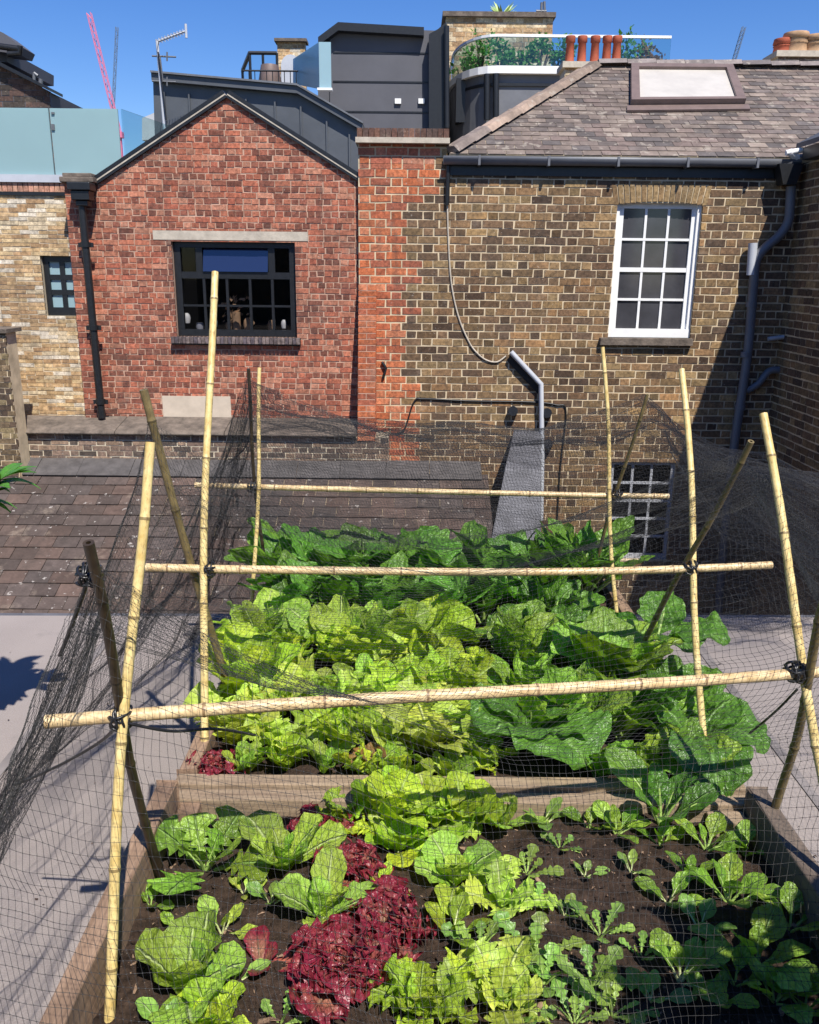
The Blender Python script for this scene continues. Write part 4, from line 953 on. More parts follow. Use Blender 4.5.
# dark brick house corner top left
dk = thing('dark_brick_house', (-8.5, 15, 0), 'dark brick building with black guttering at the top left corner', 'house')
DK = 16.0
slab(dk, 'wall', M['charcoal'], [(-60, 110), (-60, 55), (0, 68), (50, 92), (50, 110)][::-1], DK, 3)
mb = MB(); p0, p1 = P2(-60, 60, DK - .1), P2(49, 112, DK - .1)
a_, b_2, c_2 = P2(-60, 40, DK - .1), P2(0, 66, DK - .1), P2(49, 91, DK - .1)
brickwork(mb, fy(DK - .1), [(p0[0], p1[1] - 2), (p1[0], p1[1] - 2), c_2, b_2, (a_[0], b_2[1] + .3)], [], lambda u, z, rn, h: pick(rn, [(0.07, 0.045, 0.04), (0.1, 0.06, 0.05), (0.05, 0.04, 0.035)], .2), seed=91, body=.09, L=.25, H=.08)
mb.build('brick_face', [M['brick'], M['charcoal']], dk)
mb = MB(); mb.prism([P2(-60, 64, DK - .2), P2(0, 66, DK - .2), P2(50, 91, DK - .2), P2(50, 88, DK - .2), P2(0, 62, DK - .2), P2(-60, 58, DK - .2)], lambda u, w_, d: (u, DK - .25 + d, w_), 0, .6); mb.build('parapet_cap', M['black_metal'], dk)
mb = MB(); mb.prism([P2(-60, 64, DK + .3), P2(7, 62, DK + .3), P2(7, 50, DK + .3), P2(-60, 46, DK + .3)], lambda u, w_, d: (u, DK + .3 + d, w_), 0, 2); mb.build('upper_wall', M['charcoal'], dk)
mb = MB(); mb.prism([P2(-60, 42, DK), P2(17, 53, DK), P2(20, 46, DK), P2(0, 31, DK), P2(-60, 5, DK)], lambda u, w_, d: (u, DK + .1 + d, w_), 0, .5); mb.build('roof', M['charcoal'], dk)
mb = MB(); mb.tube([W(20, 46, DK - .1), W(20, 53, DK - .1), W(8, 54, DK - .1)], .05, 8); mb.tube([W(-60, 38, DK - .1), W(19, 49, DK - .1)], .05, 6); mb.build('gutter', M['black_metal'], dk)
mb = MB(); mb.bar(W(34, 83, DK), W(34, 73, DK), .03, 5); mb.bar(W(40, 87, DK), W(41, 79, DK), .04, 5); mb.bar(W(34, 73, DK), W(38, 76, DK), .03, 5); mb.build('roof_fitting', M['grey_metal'], dk)
# pale wall end behind the screen
slab(None, 'chimney_breast', M['pale_grey'], [(142, 140), (142, 118), (156, 112), (156, 140)][::-1], 15.5, .4, label='small pale grey wall end beside the foot of the television aerial', cat='wall')
# cranes
def crane(name, pts, D, w_, mat, label):
    r_ = thing(name, tuple(W(*pts[-1], D)), label, 'crane', None); mb = MB()
    for i in range(len(pts) - 1):
        a, b = W(*pts[i], D), W(*pts[i + 1], D); n = 16; d = (b - a).normalized(); s_ = d.cross(Vector((0, 1, 0))).normalized()
        for sg in (-1, 1):
            for yy in (-1, 1): mb.bar(a + s_ * w_ * sg + Vector((0, yy * w_, 0)), b + s_ * w_ * sg + Vector((0, yy * w_, 0)), w_ * .22, 4)
        for k in range(n):
            p, q = a.lerp(b, k / n), a.lerp(b, (k + 1) / n); sg = 1 if k % 2 else -1
            mb.bar(p + s_ * w_ * sg - Vector((0, w_, 0)), q - s_ * w_ * sg - Vector((0, w_, 0)), w_ * .16, 4); mb.bar(p + s_ * w_ * sg + Vector((0, w_, 0)), q - s_ * w_ * sg + Vector((0, w_, 0)), w_ * .16, 4)
    mb.build('jib', mat, r_)
    mb = MB(); e = W(*pts[-1], D); mb.box(e.x - w_ * 2, e.x + w_ * 2, e.y - w_ * 2, e.y + w_ * 2, e.z - w_ * 3, e.z); mb.box(e.x - w_ * 1.1, e.x + w_ * 1.1, e.y - w_, e.y + w_, -5, e.z - w_ * 3); mb.build('mast', mat, r_)
crane('tower_crane', [(89, 13), (119, 132)], 150, .30, M['pink_paint'], 'pink luffing crane jib leaning left against the sky')
crane('tower_crane', [(117, 27), (112, 132)], 220, .26, M['blue_grey'], 'thin grey crane jib standing just right of the pink crane')
crane('tower_crane', [(744, 27), (733, 64)], 300, .5, M['blue_grey'], 'faint blue-grey crane between the skylight and the right-hand chimney')
# ================================================================== RAISED BEDS
ZS = 0.30; ZT = 0.40                     # soil and board tops of the near bed
BX0, BX1 = -0.605, 0.875; YM = 1.86       # the board between the two beds
def board(name, x0, x1, y0, y1, z0, z1, mat, parent, seg=10, seed=1, label=None):
    """a sawn board: slightly wavy faces, bevelled arrises"""
    mb = MB(); rn = random.Random(seed); lx = (x1 - x0) > (y1 - y0); n = seg
    rows = []
    for i in range(n + 1):
        t = i / n; w_ = lambda: rn.uniform(-.0015, .0015)
        if lx: x = x0 + (x1 - x0) * t; rows.append([(x, y0 + w_(), z0), (x, y1 + w_(), z0), (x, y1 + w_(), z1 + w_()), (x, y0 + w_(), z1 + w_())])
        else: y = y0 + (y1 - y0) * t; rows.append([(x0 + w_(), y, z0), (x1 + w_(), y, z0), (x1 + w_(), y, z1 + w_()), (x0 + w_(), y, z1 + w_())])
    v = [p for r_ in rows for p in r_]; f = []
    for i in range(n):
        for k in range(4):
            a, b = i * 4 + k, i * 4 + (k + 1) % 4; f.append((a, b, b + 4, a + 4) if not lx else (a, a + 4, b + 4, b))
    f.append((0, 1, 2, 3)); f.append((n * 4 + 3, n * 4 + 2, n * 4 + 1, n * 4))
    mb.add(v, f); o = mb.build(name, mat, parent, label=label, bevel=.004)
    return o
nb = thing('raised_bed', (0.13, 0.9, 0), 'near half of the timber raised bed, with bare soil, red lettuce and seedlings', 'raised bed', 'timber raised beds')
board('side_board', BX0, BX0 + .045, 0.25, YM - .05, 0.004, ZT, M['wood_y'], nb, 14, 1)
board('side_board', BX1 - .045, BX1, 0.25, YM - .05, 0.004, ZT, M['wood_shaded'], nb, 14, 2, 'side board in wood coloured darker for shade')
board('end_board', BX0, BX1, 0.20, 0.245, 0.004, ZT, M['wood_x'], nb, 8, 3)
board('end_board', BX0, BX1, YM - .045, YM, 0.004, .348, M['wood_x'], nb, 12, 4)
board('corner_post', BX0 + .05, BX0 + .10, YM - .10, YM - .05, 0.004, .34, M['wood_y'], nb, 4, 5)
board('corner_post', BX1 - .14, BX1 - .05, YM - .10, YM - .05, 0.004, .335, M['wood_x'], nb, 4, 6)
fb = thing('raised_bed', (0.13, 2.6, 0), 'far half of the timber raised bed, packed with lettuce and spinach', 'raised bed', 'timber raised beds')
board('end_board', BX0 + .02, BX1 - .02, YM + .004, YM + .05, 0.004, .360, M['wood_x'], fb, 12, 7)
board('side_board', BX0 + .02, BX0 + .065, YM + .054, 3.36, 0.004, .364, M['wood_y'], fb, 14, 8)
board('side_board', BX1 - .065, BX1 - .02, YM + .054, 3.36, 0.004, .364, M['wood_y'], fb, 14, 9)
board('end_board', BX0 + .02, BX1 - .02, 3.364, 3.41, 0.004, ZT + .01, M['wood_x'], fb, 12, 10)

def soil(name, x0, x1, y0, y1, z, seed, nx, ny):
    vs, fs = [], []
    def h(x, y):
        q = Vector((x * 3, y * 3, seed)); v = .020 * noise.noise(q) + .014 * noise.noise(q * 3.1) + .010 * noise.noise(q * 8) + .006 * noise.noise(q * 19) + .004 * noise.noise(q * 41)
        return z + v
    for j in range(ny + 1):
        for i in range(nx + 1):
            x, y = x0 + (x1 - x0) * i / nx, y0 + (y1 - y0) * j / ny; vs.append((x, y, h(x, y)))
    fs = [(j * (nx + 1) + i, j * (nx + 1) + i + 1, (j + 1) * (nx + 1) + i + 1, (j + 1) * (nx + 1) + i) for j in range(ny) for i in range(nx)]
    mb = MB(); mb.add(vs, fs, smooth=True)
    mb.build(name, M['soil'], kind='structure'); return h
hs = soil('soil', BX0 + .044, BX1 - .044, 0.244, YM - .044, ZS, 1.0, 260, 280)
hs2 = soil('soil', BX0 + .064, BX1 - .064, YM + .049, 3.365, ZS + .02, 5.0, 90, 90)
def SZ(x, y): return hs(x, y) if y < YM else hs2(x, y)
# crumbs, chips and bits of straw lying on the soil
mb = MB(); rn = random.Random(15)
for i in range(4200):
    x, y = rn.uniform(BX0 + .06, BX1 - .06), rn.uniform(.95, YM - .06); s = .0022 * math.exp(rn.gauss(0, .55)) ; z = SZ(x, y) + s * .5
    p = [Vector((x + rn.gauss(0, s), y + rn.gauss(0, s), z + rn.uniform(-s, s * 1.2))) for _ in range(5)]
    k = 0 if rn.random() < .8 else 1
    mb.add(p, [(0, 1, 2), (0, 2, 3), (0, 3, 1), (1, 4, 2), (2, 4, 3), (1, 3, 4)], k)
for i in range(45):
    x, y = rn.uniform(BX0 + .06, BX1 - .06), rn.uniform(.95, YM - .06); z = SZ(x, y) + .004; a = rn.uniform(0, 6.3); l = rn.uniform(.006, .022)
    d = Vector((math.cos(a), math.sin(a), rn.uniform(-.1, .2))) * l; p = Vector((x, y, z)); s_ = Vector((-math.sin(a), math.cos(a), 0)) * .0007
    mb.add([p - s_, p + s_, p + d + s_, p + d - s_], [(0, 1, 2, 3)], 1)
mb.build('soil_crumbs', [M['soil'], M['wood_y']], label='crumbs of soil, wood chips and straw scattered over the bare earth', cat='debris', kind='stuff')

# ================================================================== LEAVES AND PLANTS
PROF = {
 'lettuce': [(0, .10), (.12, .14), (.3, .30), (.5, .43), (.7, .50), (.85, .46), (.95, .30), (1, .0)],
 'romaine': [(0, .12), (.15, .16), (.35, .26), (.6, .36), (.8, .34), (.93, .22), (1, 0)],
 'spinach': [(0, .02), (.28, .025), (.33, .12), (.42, .34), (.55, .42), (.7, .37), (.86, .22), (.96, .09), (1, 0)],
 'chard':   [(0, .025), (.22, .03), (.27, .12), (.36, .30), (.5, .40), (.66, .42), (.82, .33), (.94, .17), (1, 0)],
 'seedling':[(0, .02), (.36, .03), (.44, .14), (.6, .25), (.78, .24), (.92, .13), (1, 0)],
 'arugula': [(0, .015), (.3, .02), (.36, .10), (.41, .03), (.5, .17), (.55, .06), (.65, .24), (.71, .13), (.84, .27), (.95, .17), (1, 0)],
 'frilly':  [(0, .12), (.12, .15), (.25, .36), (.32, .22), (.45, .50), (.53, .30), (.68, .58), (.76, .38), (.88, .50), (.96, .28), (1, .0)],
 'shrub':   [(0, .02), (.12, .03), (.2, .12), (.45, .2), (.7, .16), (.9, .06), (1, 0)],
}
def prof(k, s):
    p = PROF[k]
    for i in range(len(p) - 1):
        if p[i][0] <= s <= p[i + 1][0]:
            t = (s - p[i][0]) / (p[i + 1][0] - p[i][0]); t = t * t * (3 - 2 * t) if k != 'frilly' else t
            if i == len(p) - 2: t = 1 - math.sqrt(max(0, 1 - t * t))
            return p[i][1] + (p[i + 1][1] - p[i][1]) * t
    return 0
def leaf(mb, base, az, L, kind, el0, el1, rn, width=1.0, cup=.2, ruf=.0, rfreq=5, blis=.0, ns=12, nt=4, mi=0, col=(1, 1, 1), twist=0.0):
    """grows one blade: midrib bends from elevation el0 to el1, blade cupped, ruffled at the margin, blistered between the veins"""
    ph = rn.uniform(0, 6.28); ph2 = rn.uniform(0, 6.28); sd = rn.uniform(0, 50); drift = rn.uniform(-.35, .35)
    P = Vector(base); vs, uv = [], []
    for i in range(ns + 1):
        s = 1 - (1 - i / ns) ** 1.5; el = el0 + (el1 - el0) * s ** 1.25; a = az + drift * s
        T = Vector((math.cos(a) * math.cos(el), math.sin(a) * math.cos(el), math.sin(el)))
        if i: P = P + T * (L * (s - s0_))
        s0_ = s
        Bn = Vector((-math.sin(a), math.cos(a), 0)); N = T.cross(Bn) * -1
        N = Bn.cross(T) * -1 if (Bn.cross(T)).z < 0 and abs(el) < 1.5 else Bn.cross(T)
        if twist: q = Matrix.Rotation(twist * s, 3, T); Bn = q @ Bn; N = q @ N
        hw = prof(kind, s) * L * width
        for j in range(-nt, nt + 1):
            t = j / nt; at = abs(t)
            if kind == 'frilly' and ns >= 30: P_fr = 1 + .16 * math.sin(s * 70 + ph + t) * at ** 3 + .10 * math.sin(s * 120 + ph2) * at ** 3
            else: P_fr = 1
            wob = 1 + ruf * .5 * math.sin(rfreq * 1.7 * s * 6.28 + ph2 + (1 if t > 0 else 0)) * at
            off = hw * t * wob * P_fr
            h = cup * hw * at ** 1.6 - .04 * hw * (1 - at) ** 3
            if ruf: h += ruf * hw * at ** 2.2 * (math.sin(rfreq * s * 6.28 + ph + (2.1 if t > 0 else 0)) + (.5 if ns >= 22 else .15) * math.sin(rfreq * (2.3 if ns >= 22 else 1.6) * s * 6.28 + ph2 + t * 2))
            if blis: h += blis * L * (noise.noise((s * 9 + sd, t * 4.2, sd)) * (1 - .3 * at) + .5 * noise.noise((s * 19 + sd, t * 8, 3))) * min(1, hw / (L * .12 + 1e-6))
            vs.append(P + Bn * off + N * h + T * (ruf * hw * at * .35 * math.cos(rfreq * 1.3 * s * 6.28 + ph))); uv.append((.5 + .5 * t, s))
    m = 2 * nt + 1
    fs = [(i * m + j, i * m + j + 1, (i + 1) * m + j + 1, (i + 1) * m + j) for i in range(ns) for j in range(m - 1)]
    mb.add(vs, fs, mi, col, uv, True)
    return P
def petiole(mb, base, az, L, frac, el0, el1, r, mi=0):
    P = Vector(base); pts = [P.copy()]
    n = 5
    for i in range(1, n + 1):
        s = i / n * frac; el = el0 + (el1 - el0) * s ** 1.25; P = P + Vector((math.cos(az) * math.cos(el), math.sin(az) * math.cos(el), math.sin(el))) * (L * frac / n); pts.append(P.copy())
    mb.tube([p - Vector((0, 0, r * .8)) for p in pts], [r * (1.3 - .7 * i / n) for i in range(n + 1)], 6, mi, cap=False)
KIND = {   # shape, material, stem, leaves, elevation of inner/outer leaves, droop, cup, ruffle, freq, blister, rings
 'spinach': dict(k='spinach', m='leaf_spinach', st='stem_green', n=17, ei=1.5, eo=1.0, dr=1.15, cup=.20, ruf=.22, rf=2.6, bl=.045, w=.60, ns=16, nt=5),
 'chard':   dict(k='chard', m='leaf_chard', st='stem_green', n=12, ei=1.5, eo=.9, dr=1.15, cup=.20, ruf=.20, rf=2.4, bl=.045, w=.58, ns=18, nt=6),
 'lime':    dict(k='lettuce', m='leaf_lime', st=None, n=16, ei=1.45, eo=.5, dr=.8, cup=.22, ruf=.16, rf=2.2, bl=.026, w=.66, ns=15, nt=6),
 'yellow':  dict(k='frilly', m='leaf_yellow', st=None, n=12, ei=1.4, eo=.4, dr=.75, cup=.2, ruf=.20, rf=2.6, bl=.028, w=.62, ns=40, nt=7),
 'romaine': dict(k='romaine', m='leaf_romaine', st=None, n=11, ei=1.45, eo=.6, dr=.55, cup=.34, ruf=.13, rf=2.3, bl=.034, w=.78, ns=15, nt=6),
 'frilly':  dict(k='frilly', m='leaf_lime', st=None, n=14, ei=1.4, eo=.4, dr=.65, cup=.2, ruf=.24, rf=3.2, bl=.026, w=.58, ns=40, nt=7),
 'lollo':   dict(k='frilly', m='leaf_red', st=None, n=22, ei=1.5, eo=.45, dr=.55, cup=.04, ruf=.50, rf=6.0, bl=.06, w=.58, ns=46, nt=9),
 'bronze':  dict(k='lettuce', m='leaf_bronze', st=None, n=9, ei=1.3, eo=.3, dr=.5, cup=.2, ruf=.15, rf=2.4, bl=.02, w=.62, ns=14, nt=5),
 'arugula': dict(k='arugula', m='leaf_seedling', st='stem_green', n=8, ei=1.4, eo=.4, dr=.6, cup=.12, ruf=.08, rf=2, bl=.008, w=.75, ns=26, nt=3),
 'young':   dict(k='seedling', m='leaf_seedling', st='stem_pale', n=6, ei=1.4, eo=.6, dr=.8, cup=.18, ruf=.06, rf=2, bl=.014, w=.85, ns=14, nt=4),
 'youngdark': dict(k='seedling', m='leaf_chard', st='stem_green', n=6, ei=1.4, eo=.6, dr=.8, cup=.18, ruf=.06, rf=2, bl=.016, w=.9, ns=14, nt=4),
}
def plant(name, kind, x, y, size, label, cat, group=None, n=None, seed=None, eo=None, ei=None, zoff=0, w=None, dr=None, mat=None, tw=.5):
    K = KIND[kind]; seed = seed if seed is not None else int(abs(x * 1013 + y * 7919) * 10) % 99991
    rn = random.Random(seed); z = SZ(x, y) - .006 + zoff; n = n or K['n']
    r_ = thing(name, (x, y, z), label, cat, group); mb = MB(); ms = MB()
    eo_ = K['eo'] if eo is None else eo; ei_ = K['ei'] if ei is None else ei
    for i in range(n):
        t = (i + .5) / n                              # 0 outermost, 1 innermost
        az = i * 2.39996 + rn.uniform(-.45, .45); el0 = eo_ + (ei_ - eo_) * t ** .9 + rn.uniform(-.12, .12)
        L = size * (1.05 - .38 * t ** 1.5) * rn.uniform(.8, 1.12); d_ = (K['dr'] if dr is None else dr) * rn.uniform(.7, 1.3) * (1 - .45 * t)
        k = rn.uniform(.62, 1.38); hue = rn.uniform(-.16, .2); col = (k * (1 + hue), k, k * (1 - abs(hue)))
        b = Vector((x + math.cos(az) * size * .03 * (1 - t), y + math.sin(az) * size * .03 * (1 - t), z))
        leaf(mb, b, az, L, K['k'], el0, el0 - d_, rn, (w or K['w']) * rn.uniform(.85, 1.15), K['cup'] * rn.uniform(.3, 1.6), K['ruf'] * rn.uniform(.7, 1.3), K['rf'], K['bl'], K['ns'], K['nt'], 0, col, rn.uniform(-tw, tw))
        if K['st']: petiole(ms, b, az, L, .62 if K['k'] != 'arugula' else .9, el0, el0 - d_, size * .016 + .0008)
    mb.build('foliage', M[mat or K['m']], r_)
    if K['st']: ms.build('stems', M[K['st']], r_)
    else:
        ms.tube([(x, y, z - .01), (x, y, z + size * .06), (x, y, z + size * .12)], [size * .05, size * .06, size * .03], 8); ms.build('heart', M['stem_pale'], r_)
    return r_
ORD = ['first', 'second', 'third', 'fourth', 'fifth', 'sixth', 'seventh', 'eighth', 'ninth']
rn = random.Random(33)
def rowx(x0, x1, n, j=.03): return [x0 + (x1 - x0) * (i + .5) / n + rn.uniform(-j, j) for i in range(n)]
# far bed, back rows of dark spinach
for i, x in enumerate(rowx(-.56, .80, 8)):
    plant('spinach_plant', 'spinach', x, 3.20 + rn.uniform(-.03, .03), rn.uniform(.35, .40), 'dark crinkled spinach in the back row, %s from the left' % ORD[i], 'spinach', 'back row of dark spinach', w=rn.uniform(.5, .68), tw=1.1, dr=rn.uniform(.6, 1.1), n=rn.randint(13, 17))
for i, x in enumerate(rowx(-.54, .60, 6)):
    plant('spinach_plant', 'spinach', x, 2.95 + rn.uniform(-.03, .03), rn.uniform(.27, .33), 'dark spinach in front of the back row, %s from the left' % ORD[i], 'spinach', 'second row of dark spinach', n=11, tw=1.2, dr=.9)
for j, (y, s, nn, x0, x1) in enumerate(((2.72, .19, 5, -.60, .10), (2.55, .17, 5, -.60, .14), (2.39, .165, 6, -.60, .18), (2.24, .155, 6, -.58, .20), (2.10, .14, 6, -.54, .26), (1.97, .12, 7, -.50, .26))):
    rws = ['far', 'second', 'third', 'fourth', 'fifth', 'nearest'][j]
    for i, x in enumerate(rowx(x0, x1, nn, .03)):
        kd = rn.choice(['lime', 'lime', 'romaine', 'yellow', 'frilly', 'frilly']) if j else rn.choice(['lime', 'romaine'])
        plant('lettuce', kd, x, y + rn.uniform(-.035, .035), s * rn.uniform(.8, 1.3), 'lime lettuce in the far bed, left half, %s row, %s from the left' % (rws, ORD[i]), 'lettuce', 'lime lettuces in the far bed', n=rn.randint(9, 15), eo=rn.uniform(.6, 1.05), tw=1.3, dr=rn.uniform(.4, .9), w=rn.uniform(.5, .72))
for j, (y, s, nn, x0, x1) in enumerate(((2.74, .23, 4, .28, .80), (2.56, .20, 4, .30, .80), (2.38, .21, 4, .26, .80), (2.18, .20, 4, .30, .80), (1.98, .14, 3, .46, .80))):
    rws = ['far', 'second', 'third', 'fourth', 'nearest'][j]
    for i, x in enumerate(rowx(x0, x1, nn, .025)):
        plant('chard_plant', 'chard', x, y + rn.uniform(-.03, .03), s * rn.uniform(.75, 1.25), 'puckered green chard in the far bed, right half, %s row, %s from the left' % (rws, ORD[i]), 'chard', 'chard in the far bed', n=rn.randint(8, 12), mat='leaf_spinach' if rn.random() < .35 else None, eo=rn.uniform(.9, 1.25), w=rn.uniform(.5, .72), tw=1.2, dr=rn.uniform(.7, 1.2))
plant('lettuce', 'romaine', -.49, 2.36, .27, 'tall upright lime lettuce round the foot of the thick olive brown cane', 'lettuce', n=11, eo=1.05, mat='leaf_lime')
plant('chard_plant', 'chard', .62, 2.40, .33, 'tall upright chard round the foot of the right middle canes', 'chard', n=12, eo=1.1, w=.7)
p = G(440, 650, ZS + .02); plant('bolting_chard', 'chard', p.x, p.y, .24, 'leggy plant with bare pale stems in the gap in the middle of the far bed', 'chard', n=9, w=.35, ei=1.3, eo=.5)
def big_leaf_plant(px, py, specs, label):
    p = G(px, py, ZS + .02); z = SZ(p.x, p.y); r_ = thing('chard_plant', (p.x, p.y, z), label, 'chard', 'chard in the far bed'); mb = MB(); ms = MB(); rn = random.Random(px)
    for az, L, e0, e1, w_ in specs:
        L *= .95; w_ *= .80; k = rn.uniform(.8, 1.1); b = (p.x, p.y, z - .005); leaf(mb, b, R(az), L, 'chard', R(e0), R(e1), rn, w_, .14, .14, 2.4, .045, 30, 10, 0, (k, k, k)); petiole(ms, b, R(az), L, .6, R(e0), R(e1), .006)
    mb.build('foliage', M['leaf_spinach'], r_); ms.build('stems', M['stem_green'], r_)
big_leaf_plant(530, 752, [(-62, .31, 84, -62, 1.55), (-140, .28, 80, -20, 1.4), (-20, .27, 75, -30, 1.1), (60, .22, 75, 10, 1), (170, .24, 84, 10, 1.2)], 'chard with the biggest dark leaf, arching over the middle board')
big_leaf_plant(690, 752, [(-15, .27, 75, -50, 1.35), (-95, .36, 72, -75, .9), (40, .24, 70, 0, 1.1), (150, .24, 78, 0, 1.1)], 'chard whose broad dark leaf hangs over the right side board')
big_leaf_plant(655, 650, [(-20, .30, 60, -30, 1.2), (-70, .27, 66, -30, 1.1), (60, .26, 70, 10, 1)], 'chard with a large puckered leaf reaching past the right middle cane')
# red lettuces at the left front corner of the far bed
for px, py, s, lb in ((214, 772, .085, 'dark red frilly lettuce in the left front corner of the far bed'), (222, 712, .08, 'small dark red lettuce under the front cane, left side of the far bed')):
    p = G(px, py, ZS + .03); plant('red_lettuce', 'lollo', p.x, max(p.y, 1.95), s, lb, 'lettuce', n=16)
for px, py, s, lb in ((374, 770, .10, 'bronze tinted lettuce among the lime ones at the middle board'),):
    p = G(px, py, ZS + .03); plant('bronze_lettuce', 'bronze', p.x, max(p.y, 1.95), s, lb, 'lettuce')
# near bed, set out one by one: base pixel, kind, size
NEAR = [
 (205, 868, 'arugula', .20, 'lobed green salad plant by the foot of the dark left cane', dict(n=9, mat='leaf_chard', w=1.3)),
 (283, 868, 'romaine', .17, 'upright pale romaine lettuce in front of the middle board, left side', dict(n=9)),
 (322, 920, 'romaine', .17, 'bright romaine lettuce between the red lettuces, left of centre', dict(n=8)),
 (186, 990, 'romaine', .17, 'big open romaine lettuce in the bottom left corner of the bed', dict(n=9, eo=.45, w=1.15)),
 (222, 930, 'young', .10, 'pale speckled lettuce seedling in the left soil, above the open romaine', dict(n=6, mat='leaf_romaine')),
 (244, 890, 'young', .06, 'tiny yellow-green seedling in the left soil', dict(n=6, mat='leaf_yellow')),
 (180, 930, 'youngdark', .09, 'small dark green seedling just above the open romaine by the left board', dict(n=4)),
 (318, 840, 'lollo', .14, 'frilly dark red lettuce against the middle board', dict(n=15)),
 (352, 880, 'lollo', .15, 'frilly dark red lettuce in the middle of the red row', dict(n=16)),
 (385, 935, 'lollo', .18, 'bushy crimson lettuce right of the bright romaine', dict(n=22)),
 (338, 985, 'lollo', .21, 'largest crimson frilly lettuce at the bottom of the red row', dict(n=26)),
 (262, 965, 'bronze', .11, 'bronze red leafed seedling right of the open romaine', dict(n=4, mat='leaf_red')),
 (378, 895, 'young', .10, 'slim lime seedling beside the red row', dict(n=5, mat='leaf_lime')),
 (425, 800, 'yellow', .19, 'bright yellow-green lettuce spilling over the middle board', dict(n=16)),
 (398, 850, 'lime', .16, 'lime lettuce just below the middle board right of the red row', dict(n=12)),
 (455, 880, 'lime', .17, 'flat olive and lime lettuce in the centre of the near bed', dict(n=12, mat='leaf_romaine')),
 (500, 905, 'yellow', .15, 'yellow frilly lettuce right of the centre of the near bed', dict(n=9)),
 (452, 935, 'young', .12, 'round leaved pale seedling below the central lettuce', dict(n=6, mat='leaf_lime')),
 (420, 1010, 'frilly', .17, 'frilly green lettuce at the bottom edge, right of the crimson ones', dict(n=13)),
 (500, 1000, 'yellow', .17, 'frilly yellow lettuce at the bottom edge, centre', dict(n=12)),
 (503, 965, 'young', .12, 'upright narrow seedling above the bottom frilly yellow lettuce', dict(n=4)),
 (535, 955, 'arugula', .13, 'rocket plant with twin upright leaves right of centre', dict(n=8)),
 (527, 870, 'arugula', .10, 'small rocket plant near the pale lettuce leaf, upper middle', dict(n=7)),
 (540, 820, 'young', .11, 'upright seedling against the middle board, right of centre', dict(n=6)),
 (537, 905, 'arugula', .07, 'tiny rocket seedling in the open soil', dict(n=5)),
 (592, 990, 'arugula', .12, 'rocket plant in the lower soil, right of the frilly yellow lettuce', dict(n=9)),
 (612, 1015, 'arugula', .11, 'rocket plant at the bottom edge below the other one', dict(n=8)),
 (616, 838, 'youngdark', .12, 'dark seedling in the shade by the middle board', dict(n=7, mat='leaf_chard')),
 (668, 905, 'young', .11, 'twin leaved young chard in the right soil', dict(n=6, mat='leaf_chard')),
 (706, 850, 'youngdark', .14, 'young chard under the dark overhanging leaf on the right', dict(n=7)),
 (728, 905, 'youngdark', .15, 'tallest young chard near the right side board', dict(n=8)),
 (680, 985, 'young', .14, 'young chard with one bright upright leaf, lower right', dict(n=7, mat='leaf_chard')),
 (757, 965, 'youngdark', .16, 'shaded young chard beside the right board', dict(n=7)),
 (775, 1000, 'youngdark', .13, 'shaded young chard in the bottom right corner', dict(n=7)),
 (805, 1010, 'youngdark', .11, 'pale topped young chard at the right edge of the picture', dict(n=6, mat='leaf_chard')),
 (715, 1005, 'youngdark', .09, 'low seedling in the soil at the bottom right', dict(n=5)),
 (640, 960, 'arugula', .07, 'tiny rocket seedling left of the bright upright leaf', dict(n=5)),
 (210, 1030, 'lime', .13, 'lettuce cut off by the bottom edge, left side', dict(n=12)),
 (280, 1024, 'arugula', .08, 'small green seedling at the bottom edge beside the crimson lettuce', dict(n=6)),
 (165, 1035, 'young', .10, 'seedling at the bottom left corner beside the yellow cane', dict(n=5)),
]
NEAR += [(392, 812, 'lime', .23, 'tall lime lettuce leaning on the middle board, left of the brightest one', dict(n=12, eo=.9, tw=1.0)), (462, 812, 'lime', .22, 'lime lettuce hiding the middle board, right of the brightest one', dict(n=12, eo=.9, tw=1.0)),
 (345, 815, 'frilly', .15, 'small frilly lettuce touching the middle board beside the red row', dict(n=9)), (655, 815, 'youngdark', .24, 'large dark chard standing against the middle board on the right', dict(n=7, mat='leaf_spinach', eo=.9)), (500, 815, 'romaine', .15, 'pale flat lettuce at the foot of the middle board, centre right', dict(n=6))]
EXTRA = [(560, 850, 'arugula', .07, 'two leaved rocket seedling right of the pale lettuce leaf'), (585, 875, 'young', .06, 'tiny seedling in the middle of the bare soil'), (630, 880, 'young', .07, 'small seedling left of the twin leaved chard'), (565, 915, 'young', .07, 'small pale seedling in the centre of the open soil'),
 (600, 940, 'arugula', .10, 'rocket plant above the lower pair of rocket plants'), (690, 880, 'youngdark', .10, 'young chard between the twin leaved one and the tallest one'), (650, 1005, 'young', .09, 'seedling at the bottom, left of the low seedling'), (575, 1020, 'arugula', .09, 'rocket leaves at the bottom edge right of the frilly yellow lettuce'),
 (745, 850, 'youngdark', .12, 'young chard in the far right corner of the near bed'), (790, 930, 'youngdark', .13, 'shaded young chard against the dark side board'), (660, 845, 'youngdark', .10, 'young chard in the shade under the middle board, right part'), (480, 950, 'arugula', .10, 'rocket plant between the two yellow lettuces'), (545, 985, 'arugula', .10, 'rocket plant left of the lower rocket pair'),
 (232, 985, 'young', .09, 'seedling half hidden beside the big open romaine'), (270, 905, 'young', .08, 'seedling below the upright pale romaine'), (150, 905, 'youngdark', .07, 'tiny seedling against the left board'), (590, 830, 'youngdark', .09, 'small dark seedling against the middle board'), (700, 930, 'young', .10, 'young chard in the right soil above the bright upright leaf'), (735, 985, 'youngdark', .11, 'dark young chard in the lower right shade'), (520, 1010, 'arugula', .09, 'rocket seedling under the bottom frilly yellow lettuce')]
